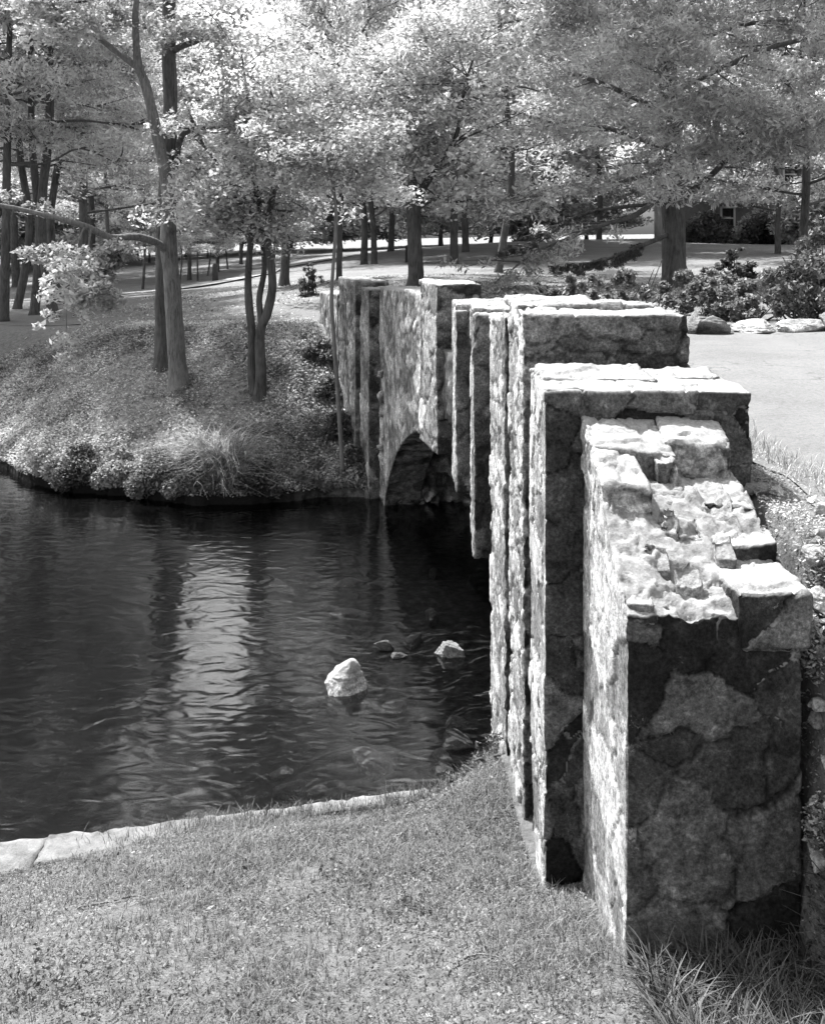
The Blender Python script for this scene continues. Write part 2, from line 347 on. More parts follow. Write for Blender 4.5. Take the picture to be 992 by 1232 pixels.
# ------------------------------------------------------------------ masonry
def hexa(c, zb, zt, step, disp=.018, cell=(.34, .34, .2), seed=0, zstep=None, edge=.02, rough=.012):
    """displaced masonry block. c: plan corners near-left, near-right, far-right, far-left; zb/zt functions of (u across, t along)."""
    c = np.array(c, float)
    L = max(np.linalg.norm(c[3]-c[0]), .05); Wd = np.linalg.norm(c[1]-c[0])
    nt = max(2, int(L/step)); nu = max(2, int(Wd/step)); H = float(np.max(zt(np.array([.5]), np.array([.0]))-zb(np.array([.5]), np.array([0.])))); nz = max(2, int(abs(H)/(zstep or step)))
    def P(u, t, w):
        xy = (c[0]*(1-u)[:, None]+c[1]*u[:, None])*(1-t)[:, None]+(c[3]*(1-u)[:, None]+c[2]*u[:, None])*t[:, None]
        a, b = zb(u, t), zt(u, t)
        return np.c_[xy, a*(1-w)+b*w]
    V = []; Qs = []; n = 0; fc = []
    def face(na, nb, fn, flip, tagv):
        nonlocal n
        a, b = np.meshgrid(np.linspace(0, 1, na+1), np.linspace(0, 1, nb+1)); a = a.ravel(); b = b.ravel()
        v = fn(a, b); V.append(v); fc.append(np.full(len(v), tagv, float))
        i = np.arange((na+1)*(nb+1)).reshape(nb+1, na+1)+n
        qq = np.stack([i[:-1, :-1], i[:-1, 1:], i[1:, 1:], i[1:, :-1]], -1).reshape(-1, 4)
        Qs.append(qq[:, ::-1] if flip else qq); n += len(v)
    o = np.ones; z = np.zeros
    face(nu, nz, lambda a, b: P(a, z(len(a)), b), False, 0)
    face(nu, nz, lambda a, b: P(a, o(len(a)), b), True, 0)
    face(nt, nz, lambda a, b: P(z(len(a)), a, b), True, 0)
    face(nt, nz, lambda a, b: P(o(len(a)), a, b), False, 0)
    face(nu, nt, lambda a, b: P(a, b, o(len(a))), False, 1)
    face(nu, nt, lambda a, b: P(a, b, z(len(a))), True, 0)
    V = np.concatenate(V); Qs = np.concatenate(Qs); fc = np.concatenate(fc)
    key = np.round(V*2000).astype(np.int64); _, first, inv = np.unique(key, axis=0, return_index=True, return_inverse=True)
    inv = inv.ravel(); V2 = V[first]; Q2 = inv[Qs]
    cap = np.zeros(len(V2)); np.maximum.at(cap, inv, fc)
    fn = np.cross(V2[Q2[:, 2]]-V2[Q2[:, 0]], V2[Q2[:, 3]]-V2[Q2[:, 1]]); fn /= np.linalg.norm(fn, axis=1)[:, None]+1e-12
    vn = np.zeros_like(V2)
    for k in range(4): np.add.at(vn, Q2[:, k], fn)
    ln = np.linalg.norm(vn, axis=1)[:, None]; vn /= ln+1e-12
    s = np.array(cell)
    wp = V2+np.stack([fbm(V2*6, seed+k, 5) for k in (50, 60, 70)], 1)*.11
    idr, e = voro(wp/s, seed)
    ge = max(.05, step/min(cell)*1.1); groove = 1-sst(.3*ge, ge, e)
    lo = fbm(V2*4, seed+3, 3); hi = fbm(V2*22, seed+4, 4); vh = fbm(V2*60, seed+5, 3)
    d = (idr-.5)*disp*1.3-groove*disp*1.1+lo*disp*.7+hi*rough*.6+vh*rough*.5
    cornerness = np.clip((3-ln[:, 0])/3, 0, 1)
    chip = np.clip(fbm(V2*7, seed+6, 3)-.05, 0, 1)
    isedge = (np.abs(vn).max(1) < .9)
    d = d-isedge*(edge*.3+chip*edge*2.6)
    V3 = V2+vn*d[:, None]
    mo = groove*sst(-.05, .35, fbm(V2*3, seed+8, 2))
    lit_top_soft = cap*np.where(isedge, .75, 1)
    return V3, Q2, {'tone': np.clip(.5+(idr-.5)*1.1+lo*.4, 0, 1), 'mortar': mo, 'joint': np.clip(groove-mo, 0, 1)*(1-cap), 'cap': lit_top_soft, '_n': vn}
def hexmesh(name, c, zb, zt, step, mats=('stone', 'face'), lit_top_k=1., **kw):
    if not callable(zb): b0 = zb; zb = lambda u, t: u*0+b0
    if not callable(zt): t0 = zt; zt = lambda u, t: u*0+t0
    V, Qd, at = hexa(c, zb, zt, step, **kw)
    vn = at.pop('_n'); at['cap'] = at['cap']*lit_top_k
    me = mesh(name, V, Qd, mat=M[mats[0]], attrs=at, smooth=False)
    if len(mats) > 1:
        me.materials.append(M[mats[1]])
        fnx = vn[Qd].mean(1); mi = ((fnx[:, 0] < -.6)).astype(np.int32)  # left-facing sides get the paler, sunlit-toned stone
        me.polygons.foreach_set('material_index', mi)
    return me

bridge = thing('stone_bridge', 'long stepped rubble-stone bridge wall curving over the water, its near end broken', 'bridge', (.65, 3.0, 1.1))
def bpart(name, me, label=None, parent=None):
    p = parent or bridge
    o = link(name, me, p); base = np.array([.65, 3.0, 1.1]); o.location = tuple(-base) if p is bridge else (0, 0, 0)
    if label: o['label'] = label
    return o
def seg(n, f, w, zb, zt, step, label=None, name='parapet_section', **kw):
    """n, f: (px, depth) of the near-left and far-left corners"""
    a = np.array([(n[0]-HX)*n[1]/F, n[1]]); b = np.array([(f[0]-HX)*f[1]/F, f[1]])
    d = (b-a)/np.linalg.norm(b-a); nr = np.array([d[1], -d[0]])
    # ends face the viewer squarely: keep them on a depth plane for the near, straight ones
    c = [a, a+nr*w, b+nr*w, b]
    return bpart(name, hexmesh(name, c, zb, zt, step, **kw), label), c
zz = lambda py, d: CZ-(py-HY)*d/F
# broken near end (S1)
def s1top(u, t):
    base = 2.165+.455*np.clip(t, 0, .60)-.028*sst(.62, .74, u)
    p = np.stack([u*4, t*5, u*0], 1)
    return base+fbm(p*1.3, 91, 4)*.025+fbm(p*5, 92, 3)*.012-.02*np.sin(np.clip(u, 0, 1)*math.pi)
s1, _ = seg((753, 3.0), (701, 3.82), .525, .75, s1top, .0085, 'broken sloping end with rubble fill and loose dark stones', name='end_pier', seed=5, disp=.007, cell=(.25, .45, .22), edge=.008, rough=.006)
rub = hexmesh('mortar_fill', [(.665, 3.03), (1.10, 3.03), (1.10, 3.8), (.665, 3.8)], lambda u, t: s1top(u, t)-.06, lambda u, t: s1top(u, t)+.012+fbm(np.stack([u*5, t*8, u*0], 1), 3, 3)*.010-.008, .0085,
              mats=('rubble',), seed=8, disp=.006, cell=(.07, .07, .07), edge=.01, rough=.011)
bpart('mortar_fill', rub, None, s1)
def block(x0, x1, y0, y1, z0, z1, seed, mat='stone', skew=0, tilt=0, lit_top_k=.9, name='stone'):
    q = np.random.default_rng(seed); jt = lambda a: float(q.uniform(-a, a))
    wx_, wy_ = min(x1-x0, .25), min(y1-y0, .2)
    c = [(x0+max(0, jt(.08))*wx_, y0+jt(.12)*wy_), (x1+jt(.08)*wx_, y0+skew+jt(.15)*wy_), (x1+jt(.1)*wx_, y1+jt(.08)*wy_), (x0+max(0, jt(.1))*wx_, y1+skew*.3)]
    sx = jt(.05)
    me = hexmesh(name, c, z0-.04, lambda u, t: z1+tilt*t+sx*(u-.5)*wx_*2+fbm(np.stack([u*3, t*3, u*0+seed], 1), seed, 4)*.011, .008, mats=(mat,), seed=seed, disp=.008, cell=(.3, .3, .3), edge=.013, rough=.010, lit_top_k=lit_top_k)
    return bpart(name, me, None, s1)
block(.648, .945, 3.60, 3.86, 2.44, 2.532, 11, 'face', .01, .088)
block(.925, 1.18, 3.62, 3.86, 2.40, 2.54, 12, 'face', .03, .08)
block(.645, .81, 3.39, 3.595, 2.345, 2.45, 13, 'face', 0, .082)
block(.86, .935, 3.53, 3.62, 2.40, 2.50, 14, 'face', 0, .02)
block(1.0, 1.18, 3.42, 3.62, 2.29, 2.378, 15, 'stone', .02, .04)
block(.98, 1.20, 3.23, 3.41, 2.21, 2.30, 16, 'stone', .015, .02)
block(.965, 1.195, 3.0, 3.22, 2.10, 2.228, 17, 'stone', 0, .014)
block(.648, .735, 3.02, 3.15, 2.10, 2.19, 18, 'face', 0, .03)
q = np.random.default_rng(3)
for k in range(7):
    x = q.uniform(.72, .98); y = q.uniform(3.05, 3.55); w_ = q.uniform(.03, .07); zc = 2.165+.57*(y-3.03)
    block(x, x+w_*1.3, y, y+w_, zc-.03, zc+q.uniform(.0, .018), 200+k, ['rubble', 'face'][k % 2], q.uniform(-.02, .02), .05)
# S2 .. S11
def flat(z, amp=.015, sd=0, rise=0): return lambda u, t: z+rise*t+fbm(np.stack([u*3+sd, t*4, u*0], 1), sd, 3)*amp
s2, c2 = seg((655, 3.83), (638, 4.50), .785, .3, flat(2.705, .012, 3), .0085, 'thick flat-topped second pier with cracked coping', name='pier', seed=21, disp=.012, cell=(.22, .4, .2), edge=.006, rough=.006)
def coping(c, z, th, inset, seed, parent, f0=0, f1=1, t0=0):
    c = np.array(c, float); a, b, cc, d = c
    nl = a+(d-a)*t0
    nr = b+(cc-b)*t0
    p = [nl+(nr-nl)*f0, nl+(nr-nl)*f1, d+(cc-d)*f1, d+(cc-d)*f0]
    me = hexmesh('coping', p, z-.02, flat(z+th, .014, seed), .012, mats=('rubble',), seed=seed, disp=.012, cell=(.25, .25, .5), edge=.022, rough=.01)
    return bpart('coping', me, None, parent)
coping(c2, 2.70, .028, 0, 31, s2, .02, .62, .36)
coping(c2, 2.70, .016, 0, 32, s2, .0, .22, .0)
coping(c2, 2.70, .020, 0, 39, s2, .6, .99, .55)
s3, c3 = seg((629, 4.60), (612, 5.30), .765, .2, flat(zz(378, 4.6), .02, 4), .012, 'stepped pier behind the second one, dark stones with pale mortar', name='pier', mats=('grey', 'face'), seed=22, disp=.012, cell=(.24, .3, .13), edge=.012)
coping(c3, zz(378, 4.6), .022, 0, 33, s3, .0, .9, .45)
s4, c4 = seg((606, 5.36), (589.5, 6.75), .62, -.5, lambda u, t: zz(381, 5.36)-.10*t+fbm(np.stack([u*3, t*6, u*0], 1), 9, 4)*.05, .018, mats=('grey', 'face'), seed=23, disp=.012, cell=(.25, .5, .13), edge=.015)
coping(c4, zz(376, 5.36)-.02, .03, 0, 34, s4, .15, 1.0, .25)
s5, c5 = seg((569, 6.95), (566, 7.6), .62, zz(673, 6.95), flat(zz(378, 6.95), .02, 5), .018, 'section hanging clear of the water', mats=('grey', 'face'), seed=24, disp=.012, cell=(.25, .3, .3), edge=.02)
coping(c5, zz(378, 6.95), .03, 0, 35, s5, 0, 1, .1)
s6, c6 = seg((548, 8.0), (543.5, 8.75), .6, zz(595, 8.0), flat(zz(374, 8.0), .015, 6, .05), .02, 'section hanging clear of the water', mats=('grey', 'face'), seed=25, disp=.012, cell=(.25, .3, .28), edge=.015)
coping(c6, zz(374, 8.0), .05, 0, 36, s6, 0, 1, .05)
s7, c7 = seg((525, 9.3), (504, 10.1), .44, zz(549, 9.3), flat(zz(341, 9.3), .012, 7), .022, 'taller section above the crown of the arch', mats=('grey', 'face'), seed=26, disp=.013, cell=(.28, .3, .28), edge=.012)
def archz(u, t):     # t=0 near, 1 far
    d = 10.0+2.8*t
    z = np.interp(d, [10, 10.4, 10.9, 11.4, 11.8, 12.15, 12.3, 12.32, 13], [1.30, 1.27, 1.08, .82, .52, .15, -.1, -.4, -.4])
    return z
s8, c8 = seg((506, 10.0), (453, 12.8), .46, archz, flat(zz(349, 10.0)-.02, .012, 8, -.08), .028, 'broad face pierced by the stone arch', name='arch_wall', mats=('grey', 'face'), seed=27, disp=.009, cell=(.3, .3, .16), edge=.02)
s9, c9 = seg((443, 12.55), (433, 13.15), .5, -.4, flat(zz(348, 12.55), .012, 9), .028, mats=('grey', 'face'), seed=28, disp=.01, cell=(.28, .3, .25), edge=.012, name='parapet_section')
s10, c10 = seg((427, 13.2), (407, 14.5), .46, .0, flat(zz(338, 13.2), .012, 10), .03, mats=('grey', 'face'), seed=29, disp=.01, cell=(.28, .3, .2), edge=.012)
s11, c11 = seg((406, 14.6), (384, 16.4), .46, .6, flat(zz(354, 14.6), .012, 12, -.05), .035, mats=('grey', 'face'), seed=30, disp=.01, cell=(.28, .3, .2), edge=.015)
# voussoirs: rough ring of stones round the arch
vb = []
for k, d in enumerate([10.25, 10.6, 10.95, 11.27, 11.57, 11.83, 12.03]):
    pass
# inner works
bpart('abutment', hexmesh('abutment', [(-.38, 12.28), (2.75, 12.45), (2.75, 12.9), (-.38, 12.75)], -.5, 1.95, .035, mats=('face',), seed=40, disp=.10, cell=(.22, .3, .15), edge=.03, rough=.03))  # sunlit-toned stone brightens this shaded inner wall by colour
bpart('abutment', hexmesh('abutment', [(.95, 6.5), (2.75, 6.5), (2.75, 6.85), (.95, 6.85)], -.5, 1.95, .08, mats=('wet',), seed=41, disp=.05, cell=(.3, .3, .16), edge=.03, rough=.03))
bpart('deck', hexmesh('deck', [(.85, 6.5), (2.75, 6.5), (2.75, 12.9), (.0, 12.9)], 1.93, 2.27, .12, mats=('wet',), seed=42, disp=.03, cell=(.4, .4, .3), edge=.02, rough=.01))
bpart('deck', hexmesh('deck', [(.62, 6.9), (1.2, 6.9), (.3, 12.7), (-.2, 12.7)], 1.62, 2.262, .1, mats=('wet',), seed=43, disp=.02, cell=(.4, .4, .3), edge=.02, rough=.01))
# rubble stones lying against the foot of the arch inside
# kerb along the near bank
kb = []
for k in range(7):
    x0 = -7.6+k*1.13; x1 = x0+1.128
    kb.append((x0, x1))
ked = thing('stone_edging', 'pale stone edging along the near bank of the pond', 'edging', (-2, 5.2, 0))
for k, (x0, x1) in enumerate(kb):
    y0, y1 = float(kerb(x0)), float(kerb(x1)); wd = (.27 if k < 5 else (.2 if k == 5 else .07))
    c = [(x0, y0-wd), (x1, y1-wd), (x1, y1+.05), (x0, y0+.05)]
    me = hexmesh('slab', c, -.5, .095-.004*k, .03, mats=('kerb',), seed=60+k, disp=.012, cell=(.6, .6, .6), edge=.008, rough=.016)
    o = link('slab', me, ked); o.location = (2, -5.2, 0)

# ------------------------------------------------------------------ rocks
def rock(name, px, py, d, w, dp, h, seed, mat, label, cat='rock', group=None, sink=.3, z=None, facets=None, rot=0):
    n = 84; nv = 48; u, v = np.meshgrid(np.linspace(0, 2*math.pi, n, endpoint=False), np.linspace(0, math.pi, nv)); 
    D = np.stack([np.cos(u)*np.sin(v), np.sin(u)*np.sin(v), np.cos(v)], -1).reshape(-1, 3)
    rr = np.random.default_rng(seed); pl = rr.normal(size=(9, 3)); pl /= np.linalg.norm(pl, axis=1)[:, None]; dist = rr.uniform(.5, .85, 9)
    r = np.min(np.where(D@pl.T > .05, dist[None]/np.maximum(D@pl.T, .05), 9), 1); r = np.minimum(r, 1.15)
    r = r*(1+fbm(D*3, seed, 4)*.09+fbm(D*[2, 2, 11], seed+7, 4)*.10)
    V = D*r[:, None]*[w/2, dp/2, h*.62]; V[:, 2] = np.maximum(V[:, 2], -h*.4)
    ca, sa = math.cos(rot), math.sin(rot); V = V@np.array([[ca, sa, 0], [-sa, ca, 0], [0, 0, 1]])
    i = np.arange(nv*n).reshape(nv, n); j = np.roll(i, -1, 1)
    q = np.stack([i[:-1], i[1:], j[1:], j[:-1]], -1).reshape(-1, 4)
    p = W(px, py, d); zz0 = p[2] if z is None else z
    me = mesh(name, V, q, mat=M[mat], attrs={'tone': np.full(len(V), .6)+fbm(V*6/w, seed+1)*.3, 'mortar': np.zeros(len(V)), 'cap': np.clip(D[:, 2]*1.5, 0, 1)*.7})  # upper side painted paler, as if sunlit
    o = link(name, me, None, (p[0], p[1], zz0+h*.4*(1-sink))); return tag(o, label, cat, group)
dw = lambda py: CZ*F/(py-HY)
rock('rock', 413, 822, dw(826), .40, .32, .25, 44, 'white_rock', 'large white angular rock standing out of the pond', sink=.55, z=0, rot=.5)
rock('rock', 540, 785, dw(788), .24, .2, .17, 8, 'rock', 'small pale rounded rock in the pond nearest the bridge wall', sink=.6, z=0)
rock('rock', 462, 779, dw(781), .15, .12, .09, 12, 'wet', 'small dark wet rock in the pond behind the white one', sink=.4, z=0, rot=.3)
rock('rock', 478, 786, dw(790), .13, .09, .06, 14, 'wet', 'low dark wet stone almost under water beside the other dark one', sink=.5, z=0)
for k in range(26):
    px = rng.uniform(330, 585); py = rng.uniform(640, 930); d = dw(py)
    if abs(px-413) < 40 and abs(py-815) < 40: continue
    x, y = (px-HX)*d/F, d
    rock('sunken_rock', px, py, d, rng.uniform(.12, .36), rng.uniform(.12, .3), rng.uniform(.07, .14), 100+k, 'sunken', 'flat stone lying under the water of the shallows', group='stones under the water', sink=.3, z=min(hz(x, y), -.1))
GB = 'boulders along the road edge'
for px, py, w, h, sd, mt, lb in [(851, 402, .40, .22, 31, 'rock', 'undercut grey boulder beside the pier, first of the roadside row'), (832, 400, .2, .24, 35, 'rock', 'narrow boulder half hidden by the end of the stone pier'),
        (912, 394, .52, .15, 32, 'white_rock', 'long low pale boulder in the middle of the roadside row'), (966, 394, .5, .17, 33, 'white_rock', 'pale blocky boulder on the roadside under the ivy mound'), (1004, 388, .4, .3, 34, 'rock', 'boulder cut off by the frame, last of the roadside row')]:
    rock('boulder', px, py, 10.5, w, .4, h, sd, mt, lb, 'boulder', GB, sink=.25, z=hz((px-HX)*10.5/F, 10.5))
for q in range(44):  # pale colour of these stones stands in for sunlight on the shaded strip
    x = float(rng.uniform(1.18, 1.36)); y = float(rng.uniform(2.6, 3.2)); w_ = float(rng.uniform(.03, .09))
    rock('stone_chunk', x*F/y+HX, 800, y, w_, w_*rng.uniform(.6, 1), w_*.7, 400+q, 'white_rock', 'pale loose stone on the bank beside the broken wall end', 'stone', 'loose stones beside the wall end', z=hz(x, y), rot=q)
for q in range(46):
    x = float(rng.uniform(1.2, 1.75)); y = float(rng.uniform(2.75, 3.9)); w_ = float(rng.uniform(.025, .08))
    rock('stone_chunk', x*F/y+HX, 800, y, w_, w_*rng.uniform(.6, 1), w_*.6, 300+q, ['white_rock', 'rock'][q % 2], 'pale loose stone on the bank beside the broken wall end', 'stone', 'loose stones beside the wall end', z=hz(x, y), rot=q)
for px, py, d, w, sd in [(988, 715, 3.45, .07, 51), (985, 840, 3.25, .05, 52), (992, 940, 3.1, .09, 53), (980, 1015, 3.05, .05, 54)]:
    x = (px-HX)*d/F; rock('stone_chunk', px, py, d, w, w, w*.7, sd, 'white_rock', 'pale loose stone on the bank beside the broken wall end', 'stone', 'loose stones beside the wall end', z=hz(x, d))

# ------------------------------------------------------------------ trees
def spline(P, n=8):
    P = np.array(P, float); out = []
    for i in range(len(P)-1):
        p0, p1, p2, p3 = P[max(i-1, 0)], P[i], P[i+1], P[min(i+2, len(P)-1)]
        for f in np.linspace(0, 1, n, endpoint=False):
            out.append(.5*((2*p1)+(-p0+p2)*f+(2*p0-5*p1+4*p2-p3)*f**2+(-p0+3*p1-3*p2+p3)*f**3))
    out.append(P[-1]); return np.array(out)
def tube(mb, P, r, ns=8, seed=0, rn=.08):
    P = np.asarray(P, float); r = np.asarray(r, float); n = len(P)
    T = np.gradient(P, axis=0); T /= np.linalg.norm(T, axis=1)[:, None]+1e-9
    ref = np.where(np.abs(T[:, 2:3]) > .8, [[1., 0, 0]], [[0, 0, 1.]])
    A = np.cross(T, ref); A /= np.linalg.norm(A, axis=1)[:, None]+1e-9; B = np.cross(T, A)
    if n > 2 and (np.abs(T[:, 2]) > .8).any():       # one frame for mostly upright tubes
        A = np.cross(T, [1., 0.05, 0]) if (np.abs(T[:, 2]) > .8).mean() > .5 else A; A /= np.linalg.norm(A, axis=1)[:, None]+1e-9; B = np.cross(T, A)
    a = np.linspace(0, 2*math.pi, ns, endpoint=False)
    V = P[:, None]+(A[:, None]*np.cos(a)[None, :, None]+B[:, None]*np.sin(a)[None, :, None])*r[:, None, None]
    V = V.reshape(-1, 3)
    if rn: V = V+((V-np.repeat(P, ns, 0)))*(fbm(V*[8, 8, 3], seed, 3)*rn*2)[:, None]
    i = np.arange(n*ns).reshape(n, ns); j = np.roll(i, -1, 1)
    q = np.stack([i[:-1], j[:-1], j[1:], i[1:]], -1).reshape(-1, 4)
    mb.add(V, q); return
def leaves(Cn, Rd, n, size, seed, flat_=.55, asp=.5, up=.6, droop=0, curl=True):
    """n leaves scattered through clusters Cn (k,3) with radii Rd"""
    r = np.random.default_rng(seed); Cn = np.asarray(Cn); Rd = np.asarray(Rd)
    w = Rd**2; k = r.choice(len(Cn), n, p=w/w.sum())
    d = r.normal(size=(n, 3)); d /= np.linalg.norm(d, axis=1)[:, None]; rad = r.uniform(0, 1, n)**.45
    P = Cn[k]+d*(rad*Rd[k])[:, None]*[1, 1, flat_]
    P[:, 2] -= droop*((np.linalg.norm(P[:, :2]-Cn[k][:, :2], axis=1))/Rd[k])**2*Rd[k]
    nrm = r.normal(size=(n, 3)); nrm[:, 2] = np.abs(nrm[:, 2])+up; nrm /= np.linalg.norm(nrm, axis=1)[:, None]
    t = np.cross(nrm, r.normal(size=(n, 3))); t /= np.linalg.norm(t, axis=1)[:, None]; b = np.cross(nrm, t)
    s = size*np.clip(np.exp(r.normal(-.08, .35, n)), .35, 1.6)
    tip = P+t*s[:, None]; tail = P-t*s[:, None]; sag = np.array([0, 0, -1.])*s[:, None]*.15
    V = np.stack([tail, P+b*(s*asp)[:, None]+sag, tip+sag*2, P-b*(s*asp)[:, None]+sag], 1).reshape(-1, 3)
    q = np.arange(n*4).reshape(n, 4)
    tone = np.clip(r.normal(.48, .25, n)+(fbm(P*1.3, seed, 3))*.8, 0, 1)
    return V, q, np.repeat(tone, 4)
def leafmesh(name, parts, mat):
    V = []; Qd = []; T = []; n = 0
    for v, q, t in parts: V.append(v); Qd.append(q+n); T.append(t); n += len(v)
    return mesh(name, np.concatenate(V), np.concatenate(Qd), mat=mat, attrs={'tone': np.concatenate(T)})
def autotree(H, r0, cb, spread, nl, seed, rise=.5, prof=None, sub=5, droop=0, clr=.5, lean=(0, 0), fork=False, th=1.0):
    r = np.random.default_rng(seed); wood = MB(); Cn = []; Rd = []
    P = [np.array([0, 0, -.25]), np.array([0, 0, 0]), np.array([0, 0, r0*1.2])]
    for k in range(1, 7):
        z = H*.94*k/6; P.append(np.array([lean[0]*z+r.normal(0, .012)*H*.5, lean[1]*z+r.normal(0, .012)*H*.5, z]))
    S = spline(P, 5); zt = S[:, 2]
    rad = r0*np.clip(1-np.clip(zt, 0, 99)/(H*1.02), .06, 1)**.8; rad = rad*(1+.3*np.exp(-np.clip(zt, 0, 9)/(r0*.8)))
    tube(wood, S, rad, 10, seed, .1)
    if prof is None: prof = lambda t: .35+.65*math.sin(math.pi*min(1, t*.85+.25))
    for k in range(nl):
        t = (k+.3+r.uniform(-.2, .4))/nl; z = cb+(H*.93-cb)*t; ang = k*2.4+r.uniform(-.5, .5)
        i = int(np.argmin(abs(zt-z))); b = S[i]; L = spread*prof(t)*r.uniform(.75, 1.2)
        rz = rise*(.5+t*.8)*r.uniform(.6, 1.3)
        dr = np.array([math.cos(ang), math.sin(ang), 0])
        pts = [b, b+dr*L*.35+[0, 0, L*.35*rz*.7], b+dr*L*.7+[0, 0, L*.7*rz]+r.normal(0, .05, 3)*L, b+dr*L+[0, 0, L*rz*.9-droop*L]+r.normal(0, .06, 3)*L]
        B = spline(pts, 4); br = np.linspace(max(rad[i]*.42, .012*th), .008*th, len(B)); tube(wood, B, br, 6, seed+k, .05)
        for s_ in range(sub):
            f = r.uniform(.3, 1); p = B[int(f*(len(B)-1))]; a2 = ang+r.uniform(-1.2, 1.2); l2 = L*r.uniform(.2, .42)
            d2 = np.array([math.cos(a2), math.sin(a2), r.uniform(-.15, .5)-droop]); e = p+d2*l2
            tube(wood, spline([p, p+d2*l2*.5+r.normal(0, .04, 3)*l2, e], 3), np.linspace(.02*th, .005*th, 7), 5, seed+s_, 0)
            Cn.append(e); Rd.append(clr*r.uniform(.6, 1.25)); Cn.append(p+d2*l2*.5+[0, 0, .1]); Rd.append(clr*r.uniform(.4, .9))
        Cn.append(B[-1]); Rd.append(clr*r.uniform(.7, 1.2))
    Cn.append(S[-1]); Rd.append(clr)
    return wood, np.array(Cn), np.array(Rd)

def place_tree(src, px, d, label, group, rz, s=1.0, sz=None, name='tree', x=None):
    root, = [src[0]]
    X = (px-HX)*d/F if x is None else x
    used = src[2]
    if used[0]:
        r2 = root.copy(); C.objects.link(r2)
        for ch in src[1]:
            c = ch.copy(); C.objects.link(c); c.parent = r2
        root = r2
    used[0] = True
    root.location = (X, d, hz(X, d)-.02); root.rotation_euler = (0, 0, rz); root.scale = (s, s, sz or s)
    tag(root, label, 'tree', group); return root
def maketree(name, wood, Cn, Rd, n, size, bark, leafm, seed, **kw):
    root = thing(name, 'tree', 'tree')
    t = link('trunk', wood.build('trunk', M[bark], True), root)
    c = link('crown', leafmesh('crown', [leaves(Cn, Rd, n, size, seed, **kw)], M[leafm]), root)
    return root, [t, c], [False]

# kinds of background trees
kA = maketree('broadleaf_tree', *autotree(13, .20, 3.0, 4.8, 26, 1, .45, sub=6, clr=.9, th=1.6), 27000, .085, 'bark_dark', 'leaf', 1)
kB = maketree('broadleaf_tree', *autotree(10.5, .16, 2.2, 4.2, 22, 2, .5, sub=6, clr=.95, th=1.5), 26000, .085, 'bark_dark', 'leaf_pale', 2)
kC = maketree('pine_tree', *autotree(19, .115, 3.2, 3.4, 40, 3, .15, prof=lambda t: 1-.65*t, sub=5, droop=.1, clr=.75, th=1.3), 34000, .11, 'bark_dark', 'needle', 3, asp=.28, up=.2)
kD = maketree('broadleaf_tree', *autotree(19, .16, 3.5, 6.5, 32, 4, .5, sub=7, clr=1.4, th=2), 36000, .16, 'bark_dark', 'leaf', 4)
kF = maketree('pine_tree', *autotree(11.2, .095, 3.1, 2.1, 26, 13, .15, prof=lambda t: 1-.5*t, sub=5, droop=.1, clr=.6, th=1.2), 36000, .055, 'bark_dark', 'needle', 13, asp=.3, up=.2)
kG = maketree('broadleaf_tree', *autotree(5.2, .13, 2.2, 1.25, 14, 14, .4, sub=5, clr=.45, th=1), 9000, .06, 'bark_dark', 'leaf', 14)
kE = maketree('broadleaf_tree', *autotree(9, .16, .6, 4.5, 26, 6, .35, sub=6, clr=1.3, th=1.5), 26000, .16, 'bark_dark', 'leaf', 6)
G1 = 'trees standing on the far lawn'
place_tree(kB, 408, 25, 'dark straight trunk seen just beyond the thin leaning sapling', G1, 2.1, .48, .85)
place_tree(kG, 342, 25.5, 'lawn tree with a short dark trunk behind the twin stemmed tree', G1, 1.0, 1.0)
place_tree(kC, 600, 30, 'straight grey trunk on the lawn left of the big spreading conifer', G1, 1.0, 1.05, name='pine_tree')
place_tree(kB, 546, 41, 'small lawn tree between the arch tree and the grey straight trunk', G1, 3.0, 1.1)
place_tree(kA, 438, 44, 'farther lawn tree, left of a close pair behind the arch wall', G1, 4.0, .8)
place_tree(kB, 450, 42, 'farther lawn tree, right of a close pair behind the arch wall', G1, 5.0, .9)
G2 = 'trees of the dark wood on the left'
wl = [(5, 20, 1.0, kF, 'tall pine at the left frame edge above the bank'), (22, 24, 1.1, kF, 'slim pine second in from the frame edge'), (42, 21.5, 1.05, kF, 'dark pine trunk behind the hanging pale leaves'), (64, 20.5, 1.15, kF, 'thick dark trunk above the hanging pale leaf spray'),
      (72, 26, 1.2, kF, 'pine behind the thick dark trunk'), (100, 30, .8, kA, 'broadleaf tree at the right end of the near dark wood'), (-60, 24, 1.3, kF, 'pine outside the left frame edge leaning its crown in'), (130, 34, .9, kF, 'pine beyond the pale path, left of the pale trunk')]
for i, (px, d, s, kk, lb) in enumerate(wl): place_tree(kk, px, d, lb, G2, i*1.3, s)
G3 = 'row of trunks beyond the pale path'
for i, (px, d, s, kk) in enumerate([(172, 40, .5, kC), (216, 41, .36, kC), (228, 46, .5, kA), (238, 44, .36, kC), (250, 50, .4, kC), (262, 55, .55, kA), (274, 60, .5, kC), (290, 66, .6, kA)]):
    place_tree(kk, px, d, ['first', 'second', 'third', 'fourth', 'fifth', 'sixth', 'seventh', 'eighth'][i]+' trunk from the left in the row beyond the pale path', G3, i*1.9, s)
G4 = 'tall trees far behind the lawn'
